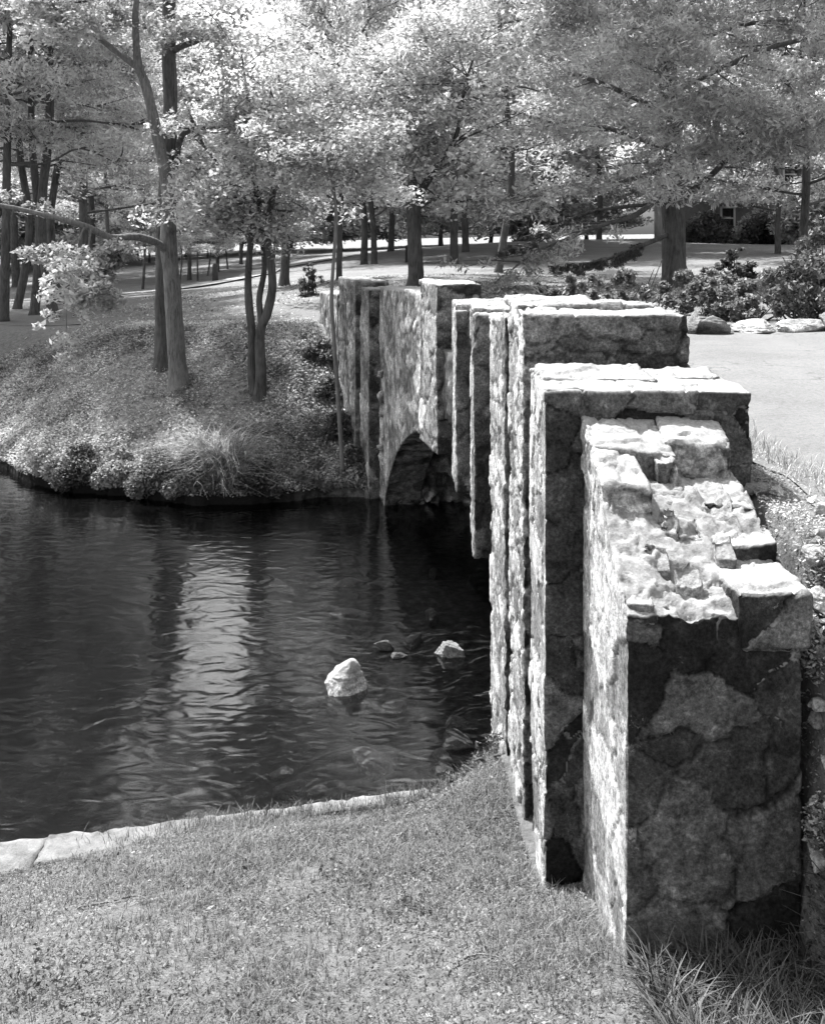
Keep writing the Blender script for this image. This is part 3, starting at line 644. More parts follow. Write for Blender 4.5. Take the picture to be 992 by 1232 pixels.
far = [(20, 50, 1.2, kD, 'tall far tree above the wood at the left frame edge'), (110, 58, 1.25, kD, 'tall far tree left of the pale front trunk'), (330, 72, .5, kD, 'low far tree behind the twin stemmed tree'), (410, 60, .7, kD, 'far crown above the thin leaning sapling'), (470, 62, 1.2, kD, 'far crown above the arch wall'),
       (560, 52, 1.1, kD, 'far crown left of the straight grey trunk'), (640, 60, 1.3, kD, 'far crown between grey trunk and big conifer'), (720, 75, 1.4, kD, 'far crown behind the big conifer on its left'), (960, 58, 1.1, kD, 'tree standing right of the house'), (1030, 40, 1.2, kD, 'tall tree cut by the right frame edge'),
       (790, 88, 1.5, kD, 'tall crown behind the house roof, left'), (900, 90, 1.5, kD, 'tall crown behind the house roof, right'), (250, 85, .5, kD, 'low far tree right of the pale front trunk'), (180, 80, .6, kD, 'low far tree exactly behind the pale front trunk'), (60, 80, 1.5, kD, 'farthest tall crown over the left wood')]
for i, (px, d, s, kk, lb) in enumerate(far): place_tree(kk, px, d, lb, G4, i*2.3, s, s*(.95))

G5 = 'low bushy trees closing the view'
lw = [(-40, 75), (35, 84), (100, 78), (165, 95), (225, 90), (290, 98), (350, 92), (410, 84), (470, 90), (530, 80), (590, 88), (650, 84), (705, 92), (1000, 72)]
words = ['first', 'second', 'third', 'fourth', 'fifth', 'sixth', 'seventh', 'eighth', 'ninth', 'tenth', 'eleventh', 'twelfth', 'thirteenth', 'last']
for i, (px, d) in enumerate(lw): place_tree(kE, px, d, words[i]+' low bushy tree from the left along the far edge of the lawn', G5, i*1.1, 1.2, 1.0)
place_tree(kB, 965, 27, 'leafy tree hanging over the ivy mound in front of the house', 'trees in front of the house', .5, .85)
place_tree(kB, 935, 42, 'leafy tree just right of the house window', 'trees in front of the house', 2.5, .8)
# ---- hero trees drawn from the photograph
def hero(name, label, stems, twigs, n, size, bark, leafm, seed, extra=(), ns=14, **kw):
    """stems: list of [(px,py,depth,radius_m)...]; twigs: number of sub-branches grown on each stem beyond fraction"""
    b = stems[0][0]; base = W(b[0], b[1], b[2])
    base[2] = hz(base[0], base[1])
    root = thing(name, label, 'tree', tuple(base)); wood = MB(); r = np.random.default_rng(seed); Cn = []; Rd = []
    for k, st in enumerate(stems):
        P = np.array([W(*q[:3]) for q in st]); rr = np.array([q[3] for q in st])
        if k == 0 or (len(st[0]) > 4): P[0][2] = hz(P[0][0], P[0][1])-.1
        S = spline(P, 8); rd = np.interp(np.linspace(0, len(P)-1, len(S)), np.arange(len(P)), rr)
        if k == 0 or len(st[0]) > 4:
            hgt = S[:, 2]-S[0, 2]; rd = rd*(1+.6*np.exp(-hgt/.16))
        tube(wood, S-base, rd, ns if rr.max() > .05 else 7, seed+k, .09)
        f0, nt_, L, cr = twigs[k]
        for j in range(nt_):
            i = int((f0+(1-f0)*r.uniform()**.8)*(len(S)-1)); p = S[i]; a = r.uniform(0, 2*math.pi); l = L*r.uniform(.5, 1.2)
            dr = np.array([math.cos(a), math.sin(a), r.uniform(0, .7)]); m_ = p+dr*l*.5+r.normal(0, .06, 3)*l; e = p+dr*l+[0, 0, -.1*l]
            tube(wood, spline([p, m_, e], 4)-base, np.linspace(min(rd[i]*.5, .022), .004, 9), 6, seed+j, 0)
            for q in range(3):
                m2 = m_ if q == 0 else e; d3 = r.normal(size=3)*[1, 1, .4]; d3 /= np.linalg.norm(d3); e2 = m2+d3*l*.45
                tube(wood, spline([m2, (m2+e2)/2+[0, 0, .03], e2], 2)-base, np.linspace(.008, .003, 5), 5, seed, 0)
                if cr: Cn.append(e2-base); Rd.append(cr*r.uniform(.6, 1.3))
            if cr: Cn.append(e-base); Rd.append(cr*r.uniform(.7, 1.3))
    for (px, py, d, rad) in extra: Cn.append(W(px, py, d)-base); Rd.append(rad)
    link('trunk', wood.build('trunk', M[bark], True), root)
    if n: link('crown', leafmesh('crown', [leaves(np.array(Cn), np.array(Rd), n, size, seed, **kw)], M[leafm]), root)
    return root
D1 = 14.45
t1 = hero('broadleaf_tree', 'pale smooth-barked tree on the far bank with a long limb reaching left', [
    [(217, 482, D1, .135), (213, 430, D1, .125), (207, 340, D1, .12), (203, 290, D1, .115), (202, 230, D1, .095), (190, 165, D1, .08), (176, 105, D1, .068), (166, 75, D1, .058), (163, 20, D1-.2, .045), (166, -20, D1-.4, .03), (162, -50, D1-.4, .012)],
    [(202, 305, D1, .06), (190, 293, D1-.2, .055), (165, 285, D1-.5, .052), (132, 285, D1-.9, .045), (100, 271, D1-1.2, .04), (55, 259, D1-1.4, .034), (0, 247, D1-1.6, .028), (-60, 240, D1-1.6, .015)],
    [(168, 82, D1, .06), (140, 62, D1+.1, .045), (110, 40, D1, .035), (75, 22, D1-.2, .028), (20, 5, D1-.4, .015)],
    [(102, 272, D1-1.2, .018), (92, 300, D1-1.5, .014), (88, 322, D1-1.9, .01), (82, 350, D1-2.1, .007), (80, 400, D1-2.2, .004)],
    [(110, 275, D1-1.2, .014), (106, 300, D1-1.3, .011), (98, 340, D1-1.7, .008), (95, 370, D1-1.9, .004)]],
    [(.8, 5, .8, .24), (.75, 4, .5, .14), (.3, 8, .9, .3), (.35, 9, .38, .16), (.4, 8, .35, .16)], 19000, .038, 'bark_pale', 'leaf_pale', 71,
    extra=[(110, 20, D1-1, .3), (60, 5, D1-1, .35), (120, 335, 12.4, .12), (98, 345, 12.2, .14), (85, 360, 12.2, .12), (62, 378, 12.2, .13), (104, 380, 12.2, .14), (74, 408, 12.2, .14), (122, 392, 12.2, .09), (48, 392, 12.3, .09), (92, 412, 12.2, .1), (75, 430, 12.2, .1), (85, 445, 12.2, .08)], flat_=.7)
t1b = hero('broadleaf_tree', 'rough straight-trunked tree standing close behind the pale smooth one', [
    [(197, 452, 15.1, .12), (196, 380, 15.1, .12), (197, 300, 15.1, .12), (200, 220, 15.1, .11), (205, 140, 15.1, .115), (203, 60, 15.1, .11), (204, -20, 15.1, .09), (202, -60, 15, .04), (205, -75, 15, .012)],
    [(212, 200, 15.1, .05), (216, 172, 15, .045), (226, 158, 14.8, .04), (262, 152, 14.5, .03), (305, 152, 14.2, .018), (330, 150, 14, .01)],
    [(208, 195, 15.1, .05), (240, 187, 15, .045), (262, 190, 14.9, .04), (285, 196, 14.8, .03), (305, 216, 14.8, .015)],
    [(226, 130, 15.1, .03), (229, 140, 15, .03), (240, 165, 14.9, .028), (250, 182, 14.8, .02), (270, 205, 14.7, .012)],
    [(206, 62, 15.1, .06), (220, 55, 15, .05), (240, 48, 15, .035), (265, 30, 14.8, .02)],
    [(210, 245, 15.1, .03), (222, 230, 15, .022), (236, 205, 14.9, .015), (238, 195, 14.9, .01)]],
    [(.85, 5, 1.0, .26), (.4, 7, .7, .25), (.4, 7, .6, .2), (.3, 4, .4, 0), (.3, 5, .8, .3), (.6, 2, .3, 0)], 9000, .036, 'bark', 'leaf', 72, flat_=.6)
t2 = hero('broadleaf_tree', 'twin-stemmed rough tree on the bank, its two stems crossing', [
    [(312, 507, 14.0, .075), (314, 450, 14, .07), (313, 400, 14, .068), (322, 375, 14, .065), (328, 345, 14, .062), (325, 310, 14, .058), (322, 280, 14, .05), (330, 220, 13.9, .04), (338, 150, 13.8, .03), (335, 90, 13.6, .012)],
    [(308, 505, 14.1, .06, 1), (303, 450, 14.1, .058), (303, 400, 14.1, .055), (299, 360, 14.1, .055), (300, 310, 14.1, .05), (306, 260, 14.1, .045), (310, 210, 14.1, .035), (300, 130, 14.1, .025), (290, 60, 14, .01)],
    [(316, 395, 14.05, .05), (312, 360, 14.05, .045), (318, 320, 14.1, .04), (312, 250, 14.2, .03), (318, 160, 14.3, .015)]],
    [(.58, 16, 1.1, .36), (.55, 16, 1.1, .36), (.6, 10, .8, .3)], 24000, .036, 'bark', 'leaf_pale', 73,
    extra=[(330, 200, 13.7, .5), (360, 170, 13.8, .5), (300, 180, 13.8, .5), (320, 130, 13.8, .55), (345, 90, 13.8, .55), (300, 255, 13.8, .35), (330, 285, 13.7, .3), (380, 120, 13.8, .5), (400, 180, 13.6, .45), (430, 160, 13.6, .45), (310, 60, 13.9, .5), (270, 110, 13.9, .4)], flat_=.6)
t3 = hero('sapling', 'thin pale leaning sapling rising in front of the far end of the bridge wall', [
    [(414, 532, 12.75, .03), (406, 470, 12.8, .028), (401, 400, 12.8, .026), (399, 350, 12.8, .025), (404, 270, 12.8, .023), (401, 225, 12.8, .02), (394, 195, 12.8, .018), (388, 150, 12.8, .008)]],
    [(.68, 10, .8, .3)], 9500, .034, 'bark_pale', 'leaf_pale', 74, extra=[(420, 200, 12.8, .4), (450, 190, 12.7, .4), (380, 170, 12.8, .35), (470, 150, 12.7, .4), (430, 120, 12.8, .45), (400, 90, 12.8, .45)], flat_=.55)
t4 = hero('broadleaf_tree', 'dark-trunked tree right behind the arch wall, forking low into spreading limbs', [
    [(500, 347, 21, .17), (499, 300, 21, .15), (497, 265, 21, .155), (493, 238, 21, .12), (478, 205, 21, .09), (462, 160, 21, .07), (455, 100, 20.8, .045), (440, 40, 20.6, .02)],
    [(498, 268, 21, .11), (505, 235, 20.9, .09), (522, 205, 20.7, .07), (548, 165, 20.5, .05), (560, 100, 20.4, .035), (580, 40, 20.4, .015)],
    [(497, 255, 21, .08), (497, 215, 21.2, .08), (503, 160, 21.3, .06), (508, 80, 21.3, .04), (505, 0, 21.3, .015)],
    [(490, 240, 21, .07), (465, 222, 20.6, .055), (435, 208, 20.3, .04), (405, 212, 20.1, .02)],
    [(503, 250, 21, .06), (522, 240, 20.8, .05), (548, 243, 20.5, .03), (578, 236, 20.2, .015)],
    [(480, 210, 21, .05), (455, 175, 21.4, .035), (425, 150, 21.6, .02)]],
    [(.45, 16, 1.7, .5), (.35, 14, 1.6, .5), (.35, 14, 1.7, .55), (.3, 9, 1.0, .35), (.3, 9, 1.0, .35), (.3, 8, 1.2, .4)], 34000, .055, 'bark_dark', 'leaf', 76, flat_=.6)
t4['group'] = G1

# the big spreading conifer on the right
def conifer():
    d0 = 22.5; X = (812-HX)*d0/F; z0 = hz(X, d0); H = 17
    root = thing('conifer_tree', 'massive spreading conifer with furrowed trunk and drooping low branches beside the road', 'tree', (X, d0, z0))
    r = np.random.default_rng(5); wood = MB(); Cn = []; Rd = []; Dk = []; Dr = []
    base = np.array([X, d0, z0])
    S = spline([(0, 0, -.3), (0, 0, 0), (-.05, 0, 1.4), (-.15, 0, 3.5), (-.2, .1, 7), (-.1, 0, 12), (0, 0, 16.5)], 7)
    rad = np.interp(S[:, 2], [-.3, 0, .4, 1.5, 4, 10, 16.5], [.38, .34, .27, .25, .22, .13, .02]); tube(wood, S, rad, 20, 5, .12)
    def bough(pts, r0, dark=False, n=14, cl=.42, hang=.12):
        B = spline(pts, 6); tube(wood, B, np.linspace(r0, .012, len(B)), 7, 3, .06)
        L = np.linalg.norm(B[-1]-B[0])
        for k in range(n):
            f = .22+.78*(k+r.uniform())/n; p = B[int(f*(len(B)-1))]; a = math.atan2(B[-1][1]-B[0][1], B[-1][0]-B[0][0])+r.choice([-1, 1])*r.uniform(.4, 1.3)
            l = L*(.13 if dark else .26)*r.uniform(.5, 1.2); e = p+np.array([math.cos(a)*l, math.sin(a)*l, -hang*l+r.normal(0, .1)*l])
            tube(wood, np.array([p, (p+e)/2+[0, 0, .04], e]), [.02, .014, .006], 5, 0, 0)
            for q in (.5, 1.):
                c = p+(e-p)*q
                (Dk if dark else Cn).append(c); (Dr if dark else Rd).append(cl*r.uniform(.6, 1.2))
        (Dk if dark else Cn).append(B[-1]); (Dr if dark else Rd).append(cl)
    def w(px, py, d): return W(px, py, d)-base
    # boughs seen against the lawn
    bough([w(803, 282, 22.4), w(770, 296, 21.9), w(735, 310, 21.5), w(700, 318, 21.2), w(672, 317, 21)], .06, True, 34, .11, .3)
    bough([w(806, 225, 22.4), w(765, 258, 21.5), w(720, 272, 21), w(680, 288, 20.6), (w(640, 305, 20.3)), w(604, 335, 20)], .07, False, 18, .26, .2)
    bough([w(806, 245, 22.4), w(740, 250, 22), w(690, 262, 21.5), w(650, 290, 21.2), w(625, 300, 21)], .05, True, 20, .1, .2)
    bough([w(806, 200, 22.4), w(760, 215, 21.5), w(700, 220, 21), w(650, 232, 20.5), w(618, 250, 20.2)], .07, False, 18, .38, .15)
    bough([w(818, 240, 22.4), w(850, 215, 22), w(900, 170, 21), w(950, 150, 20.5), w(1010, 140, 20)], .09, False, 14, .36, .1)
    bough([w(818, 205, 22.4), w(860, 175, 21.5), w(920, 150, 20.6), w(990, 125, 20)], .08, False, 14, .4, .1)
    for k in range(46):
        t = (k+.5)/46; z = 2.7+13.6*t; a = k*2.4+r.uniform(-.3, .3); L = (5.4*(1-t)**.6+.7)*r.uniform(.75, 1.1)
        if z < 5.5 and abs(math.atan2(math.sin(a+1.57), math.cos(a+1.57))) < .45: L *= .7
        i = int(np.argmin(abs(S[:, 2]-z))); b = S[i]; dr = np.array([math.cos(a), math.sin(a), 0])
        bough([b, b+dr*L*.4+[0, 0, L*.14], b+dr*L*.75+[0, 0, L*.14], b+dr*L+[0, 0, -.02*L]], max(.03, rad[i]*.33), False, 10, .55, .2)
    for k in range(150):
        px = r.uniform(640, 990); py = r.uniform(-60, 235); 
        if py > 150 and abs(px-812) > 110 and r.uniform() < .5: continue
        if py > 205: px = r.uniform(740, 880)
        dd = 22.5-r.uniform(.4, 3.2); Cn.append(w(px, py, dd)); Rd.append(r.uniform(.3, .6))
    link('trunk', wood.build('trunk', M['bark_big'], True), root)
    link('crown', leafmesh('crown', [leaves(np.array(Cn), np.array(Rd), 250000, .062, 9, flat_=.5, asp=.3, up=.3, droop=.25)], M['needle']), root)
    o = link('crown', leafmesh('crown', [leaves(np.array(Dk), np.array(Dr), 13000, .045, 10, flat_=.6, asp=.12, up=0, droop=.7)], M['needle_dark']), root); o['label'] = 'dark drooping needle sprays of the lowest bough'
conifer()

# ------------------------------------------------------------------ shrubs and plants
def shrub(name, label, cat, pts, n, size, mat, seed, group=None, stem=True, onground=False, **kw):
    """pts: lobes (px,py,d,r)"""
    P = np.array([W(*p[:3]) for p in pts]); Rr = np.array([p[3] for p in pts])
    if onground: P[:, 2] = [hz(q[0], q[1])+t*.45 for q, t in zip(P, Rr)]
    if size < .05 and not onground:      # many uneven small lobes and sprigs instead of a few round ones
        r_ = np.random.default_rng(seed+500); k = r_.integers(0, len(P), 12*len(P)); Pn = P[k]+r_.normal(size=(len(k), 3))*Rr[k][:, None]*[.75, .6, .55]; Rn = Rr[k]*r_.uniform(.15, .5, len(k)); P2, R2 = P, Rr
    else: Pn, Rn = P, Rr
    b = P.mean(0); b[2] = hz(b[0], b[1]); root = thing(name, label, cat, tuple(b), group)
    if stem:
        m_ = MB(); r = np.random.default_rng(seed)
        for p, q in zip(P, Rr):
            for k in range(4):
                s0 = np.array([r.normal(0, .08), r.normal(0, .08), -.03])+[(p-b)[0]*.6, (p-b)[1]*.6, 0]; s0[2] = hz(*(s0+b)[:2])-b[2]-.03
                e = p-b+r.normal(size=3)*q*.6
                tube(m_, spline([s0, (s0+e)/2+r.normal(size=3)*q*.15, e], 3), np.linspace(.012, .004, 7)*(1+q), 5, 0, 0)
        link('stems', m_.build('stems', M['bark_dark']), root)
    link('foliage', leafmesh('foliage', [leaves(Pn-b, Rn, n, size, seed, **kw)], M[mat]), root)
    return root
shrub('shrub', 'leafy bush growing at the waterline against the bridge wall', 'shrub', [(585, 935, 5.6, .17), (600, 905, 5.75, .13), (570, 955, 5.5, .15), (612, 940, 5.35, .13), (596, 965, 5.2, .15), (560, 945, 5.6, .1)], 6500, .011, 'grass', 31, flat_=1, asp=.4)
shrub('conifer_sapling', 'small dark conical evergreen on the lawn right of the twin stems', 'shrub', [(375, 362, 21, .2), (375, 350, 21, .22), (375, 338, 21, .17), (374, 326, 21, .1), (374, 318, 21, .05)], 3500, .04, 'needle_dark', 32, flat_=.8, asp=.2)
sp = [(655, 352, 15.5, .18), (690, 350, 15, .22), (725, 355, 14, .22), (760, 352, 14, .25), (795, 352, 13.5, .25), (830, 352, 13, .3), (630, 355, 15.5, .14)]
shrub('shrub', 'low scrubby bushes between the stone pier and the big conifer', 'shrub', sp, 9000, .035, 'leaf_dark', 33, flat_=.8)
shrub('shrub', 'tangled bushes behind the roadside boulders, right of the conifer trunk', 'shrub', [(845, 355, 12.5, .28), (875, 350, 12.3, .3), (900, 358, 12, .25), (925, 362, 12, .22), (858, 368, 12, .2), (890, 372, 11.8, .18)], 9000, .03, 'leaf_dark', 34, flat_=1)
shrub('conifer_sapling', 'small layered evergreen rising behind the roadside bushes', 'shrub', [(884, 336, 13.5, .16), (883, 325, 13.5, .2), (878, 314, 13.5, .12), (880, 303, 13.5, .07), (895, 322, 13.5, .12)], 2600, .03, 'leaf_dark', 35, flat_=.4)
shrub('ivy_mound', 'dense dark ivy-covered mound at the right frame edge', 'ivy', [(955, 345, 11.6, .3), (985, 330, 11.6, .34), (930, 360, 11.4, .22), (975, 365, 11.2, .26), (1010, 320, 11.8, .42), (1000, 360, 11.2, .3), (1005, 290, 12, .25)], 15000, .03, 'leaf_dark', 36, flat_=1, up=.1)
for k, (px, py, d, rr_, n, mt, lb) in enumerate([(885, 288, 60, .6, 2500, 'leaf', 'rounded garden bush under the house window'), (925, 278, 58, 1.4, 4000, 'leaf_dark', 'dark garden bush right of the house window'), (848, 275, 58, 1.2, 3500, 'leaf_dark', 'dark garden bush just right of the big conifer trunk'),
        (965, 262, 55, 1.8, 6000, 'leaf', 'large leafy garden bush beyond the ivy mound'), (640, 285, 62, 1.0, 3000, 'leaf_dark', 'hedge-like dark bush on the lawn skyline'), (912, 272, 59, 1.1, 4500, 'leaf', 'pale garden bush in the middle of the house front'),
        (1000, 255, 56, 2.0, 5000, 'leaf', 'tall garden bush cut by the frame edge')]):
    shrub('garden_bush', lb, 'bush', [(px, py, d, rr_), (px-12, py+6, d, rr_*.75), (px+14, py+4, d, rr_*.8), (px+4, py-10, d, rr_*.6)], n, .14, mt, 40+k, 'garden bushes round the house', flat_=.9)
# bank-edge plants along the far shore
r = np.random.default_rng(4)
lbl = ['at the left frame edge of the far shore', 'second from the left along the far shore', 'third from the left along the far shore', 'overhanging the water below the pale trunk', 'between pale trunk and the big reed tuft', 'just left of the big reed tuft', 'right of the big reed tuft', 'halfway between reed tuft and bridge', 'nearest the bridge arch on the far shore']
for k, (px, py, s) in enumerate([(10, 548, .27), (50, 565, .28), (95, 578, .26), (140, 588, .22), (185, 588, .26), (225, 592, .2), (310, 590, .18), (375, 588, .12), (425, 588, .15)]):
    d = float(shore(np.array([(px-HX)*12.6/F]))[0])+.12; shrub('shore_plant', 'low bushy plant '+lbl[k], 'plant', [(px, py, d, s), (px-16, py, d-.02, s*.8), (px+18, py, d-.0, s*.8), (px+4, py, d+.22, s*.8)], 6500, .024, ['shore', 'leaf_dark', 'shore'][k % 3], 60+k, 'plants along the far shore', flat_=.85, stem=False, onground=True)
for k, (px, py, d, s, lb) in enumerate([(398, 470, 14.4, .2, 'dark weed clump at the foot of the far bridge wall, upper one'), (408, 510, 13.6, .2, 'dark weed clump at the foot of the sapling'), (428, 548, 13.0, .18, 'dark weed clump in the corner by the bridge wall'), (385, 440, 15.2, .2, 'weed clump at the top of the bank beside the wall')]):
    shrub('weed_clump', lb, 'plant', [(px, py, d, s), (px-12, py+6, d-.2, s*.8), (px+6, py+10, d-.2, s*.8)], 2500, .028, 'leaf_dark', 80+k, 'weeds beside the bridge wall', flat_=.8, stem=False, onground=True)
shrub('weed_clump', 'straggling weeds on the broken bank right of the wall end', 'plant', [(x*F/y+HX, 900, y, rr_) for x, y, rr_ in [(1.22, 2.75, .07), (1.24, 2.85, .06), (1.21, 2.95, .06), (1.25, 3.05, .07), (1.3, 2.9, .08), (1.33, 3.15, .07)]], 5200, .009, 'ivy', 95, None, flat_=1.6, stem=False, onground=True)  # added with bright leaves, in place of sunlight on the shaded bank
# blades
def blades(P, L, wd, seed, lean=.5, segs=4, stiff=.6):
    r = np.random.default_rng(seed); n = len(P); a = r.uniform(0, 2*math.pi, n); L = L*r.uniform(.5, 1.25, n); ln = lean*r.uniform(.3, 1.5, n)
    dr = np.stack([np.cos(a), np.sin(a), np.zeros(n)], 1); sd = np.stack([-np.sin(a), np.cos(a), np.zeros(n)], 1)
    V = []
    for k in range(segs+1):
        t = k/segs; c = P+dr*(L*ln*t**1.8)[:, None]+np.array([0, 0, 1.])*(L*(t-ln*.35*t**3))[:, None]; w_ = wd*(1-t**1.5)*.5+.0004
        V += [c-sd*w_, c+sd*w_]
    V = np.stack(V, 1); m_ = V.shape[1]; base = np.arange(n)[:, None]*m_
    q = np.concatenate([base+np.array([2*k, 2*k+1, 2*k+3, 2*k+2]) for k in range(segs)], 0)
    tone = np.repeat(np.clip(r.normal(.45, .28, n), 0, 1), m_)
    return V.reshape(-1, 3), q, tone
def tuft(name, label, px, py, n, L, rad, seed, mat='grass_shaded', d=None, cat='grass tuft', group=None, lean=.9, wd=.008):
    d = d or dw(py); x = (px-HX)*d/F; z = hz(x, d); r = np.random.default_rng(seed)
    P = np.c_[r.normal(0, rad, n), r.normal(0, rad, n), np.zeros(n)]
    P[:, 2] = height(P[:, 0]+x, P[:, 1]+d)-z
    o = link(name, leafmesh(name, [blades(P, L, wd, seed, lean)], M[mat]), None, (x, d, z)); return tag(o, label, cat, group)
tuft('reed_tuft', 'big arching tuft of reeds overhanging the water at the far shore', 268, 585, 900, .55, .13, 5, d=12.62, lean=1.5, wd=.012, mat='ivy')
tuft('reed_tuft', 'small arching reed tuft at the water edge beside the big one', 240, 590, 350, .32, .1, 6, d=12.85, lean=1.6, wd=.01, mat='ivy')
# long grass in front of the broken wall end (its shade deepened in the blade colour)
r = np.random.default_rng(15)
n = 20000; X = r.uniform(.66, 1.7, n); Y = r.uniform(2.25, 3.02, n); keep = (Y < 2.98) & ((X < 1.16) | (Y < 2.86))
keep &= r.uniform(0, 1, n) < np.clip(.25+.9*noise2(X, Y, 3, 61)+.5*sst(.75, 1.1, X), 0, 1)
X, Y = X[keep], Y[keep]; PL = np.c_[X, Y, height(X, Y)]
# near bank ground cover
def cover(name, n, xr, yr, cond, size, seed, mat, label, up=1.2, dens=None, lift=.02, asp=.5):
    r = np.random.default_rng(seed); X = r.uniform(*xr, n); Y = r.uniform(*yr, n); k = cond(X, Y)
    if dens is not None: k &= r.uniform(0, 1, n) < dens(X, Y)
    X, Y = X[k], Y[k]; m_ = len(X); Z = height(X, Y)+r.uniform(0, lift, m_)
    P = np.c_[X, Y, Z]; nr = r.normal(size=(m_, 3))*.8; nr[:, 2] = abs(nr[:, 2])+up*.6; nr /= np.linalg.norm(nr, axis=1)[:, None]
    t = np.cross(nr, r.normal(size=(m_, 3))); t /= np.linalg.norm(t, axis=1)[:, None]; b = np.cross(nr, t); s = size*r.uniform(.5, 1.4, m_)
    V = np.stack([P-t*s[:, None], P+b*(s*asp)[:, None], P+t*s[:, None], P-b*(s*asp)[:, None]], 1).reshape(-1, 3)
    tone = np.clip(r.normal(.5, .25, m_)+noise2(X, Y, 2.5, seed)*.9, 0, 1)
    V[:, 2] = V[:, 2]+.003
    return [(V, np.arange(m_*4).reshape(-1, 4), np.repeat(tone, 4))], np.c_[X, Y, Z]
tag(link('long_grass', leafmesh('long_grass', [blades(PL, .15, .0065, 9, .9)]+cover('c', 26000, (.66, 1.5), (2.3, 2.98), lambda X, Y: (X < 1.2) | (Y < 2.75), .012, 29, '', '', lift=.05)[0], M['grass_shaded'])), 'long tangled grass toned dark for shade in front of the broken wall end', 'grass', kind='stuff')
near = lambda X, Y: (Y < kerb(X)-.22+.21*sst(-1.75, -.9, X)) & ((X < xw(Y)-.01) | (Y < 2.98))
A1, _ = cover('c', 250000, (-3.0, 1.7), (2.2, 5.9), lambda X, Y: near(X, Y) & (X > -.45*Y-.3), .0065, 21, 'grass', '', dens=lambda X, Y: np.clip(.6+1.5*noise2(X, Y, 2.6, 5), .06, 1)*np.clip(.8+1.5*noise2(X, Y, 14, 51), .1, 1), lift=.02)
rr2 = np.random.default_rng(77); nn = 170000; X = rr2.uniform(-3, 1.3, nn); Y = rr2.uniform(2.2, 5.9, nn); k = near(X, Y) & (rr2.uniform(0, 1, nn) < np.clip(.5+1.6*noise2(X, Y, 2.2, 8), .05, 1)); X, Y = X[k], Y[k]
A1.append(blades(np.c_[X, Y, height(X, Y)], .045, .0024, 4, 1.0, 2))
W_, _ = cover('c', 60000, (-2.6, 1.2), (2.25, 5.4), near, .0095, 41, '', '', dens=lambda X, Y: np.clip(2.2*(noise2(X, Y, 1.7, 19)+.12*X+.02), 0, 1)*np.clip(.7+1.6*noise2(X, Y, 9, 20), 0, 1), lift=.045)
A1.append((W_[0][0], W_[0][1], W_[0][2]*.55))
# taller fringe against the kerb and the wall
nn = 5000; X = rr2.uniform(-2.6, .5, nn); Y = kerb(X)+.0-abs(rr2.normal(0, .1, nn)); k = rr2.uniform(0, 1, nn) < np.clip(sst(-1.9, -.6, X)*(.6+noise2(X, Y, 4, 3)), 0, 1); X, Y = X[k], Y[k]
A1.append(blades(np.c_[X, Y, height(X, Y)], .09, .003, 5, .6, 3))
nn = 900; X = rr2.uniform(-2.8, 1.0, nn); Y = rr2.uniform(2.3, 5.6, nn); k = near(X, Y); X, Y = X[k], Y[k]; zl = height(X, Y)+.02
L_, q_, t_ = leaves(np.c_[X, Y, zl], np.full(len(X), .006), 350, .011, 8, up=1.2)
tag(link('leaf_litter', leafmesh('leaf_litter', [(L_, q_, t_)], M['shore'])), 'dry fallen leaves scattered over the near grass', 'fallen leaves', kind='stuff')
tag(link('grass', leafmesh('grass', A1, M['grass'])), 'short clover-like grass covering the near bank', 'grass', kind='stuff')
farb = lambda X, Y: (Y > shore(X)+.02) & (X < xw(Y)-.02)
A2, _ = cover('c', 330000, (-7.5, -.2), (12.1, 17.0), lambda X, Y: farb(X, Y) & (X > -.43*Y), .02, 22, 'ivy', '', dens=lambda X, Y: np.clip(.42+1.9*noise2(X, Y, 1.2, 15)+.3*sst(.5, .1, Y-shore(X))-.3*sst(2.5, 4.5, Y-shore(X)), .12, 1), lift=.08)
tag(link('ground_cover', leafmesh('ground_cover', A2, M['ivy'])), 'low ivy and weeds covering the far bank', 'ground cover', kind='stuff')
A3, _ = cover('c', 60000, (1.2, 2.6), (2.6, 5.3), lambda X, Y: (X > np.where(Y < 3.8, 1.19, 1.3)) & (X < 1.62+.1*np.sin(Y*5)+.25*sst(3.6, 3.0, Y)*4), .006, 23, 'grass', '', dens=lambda X, Y: np.clip(.6+noise2(X, Y, 5, 6), .3, 1), lift=.012)
A3 += cover('c', 40000, (1.14, 1.7), (2.35, 3.3), lambda X, Y: X > 1.13, .007, 26, '', '', dens=lambda X, Y: np.clip(.5+1.5*noise2(X, Y, 7, 6), .1, 1), lift=.015)[0]
n = 700; X = rr2.normal(1.58, .05, n); Y = rr2.uniform(3.4, 5.2, n); A3.append(blades(np.c_[X, Y, height(X, Y)], .07, .003, 6, .5, 3))
tag(link('verge_grass', leafmesh('verge_grass', A3, M['ivy'])), 'thin pale grass of the verge between wall and road', 'grass', kind='stuff')
# lawn fringe (scrub strip in front of the far lawn)
A4, _ = cover('c', 60000, (-7, 8), (17, 30), lambda X, Y: U(X, Y) > -9, .03, 24, 'grass', '', dens=lambda X, Y: np.clip(.15+1.3*noise2(X, Y, .6, 16), .0, 1)*sst(30, 20, Y), lift=.03)
tag(link('lawn_weeds', leafmesh('lawn_weeds', A4, M['ivy'])), 'patches of weeds in the far lawn', 'grass', kind='stuff')

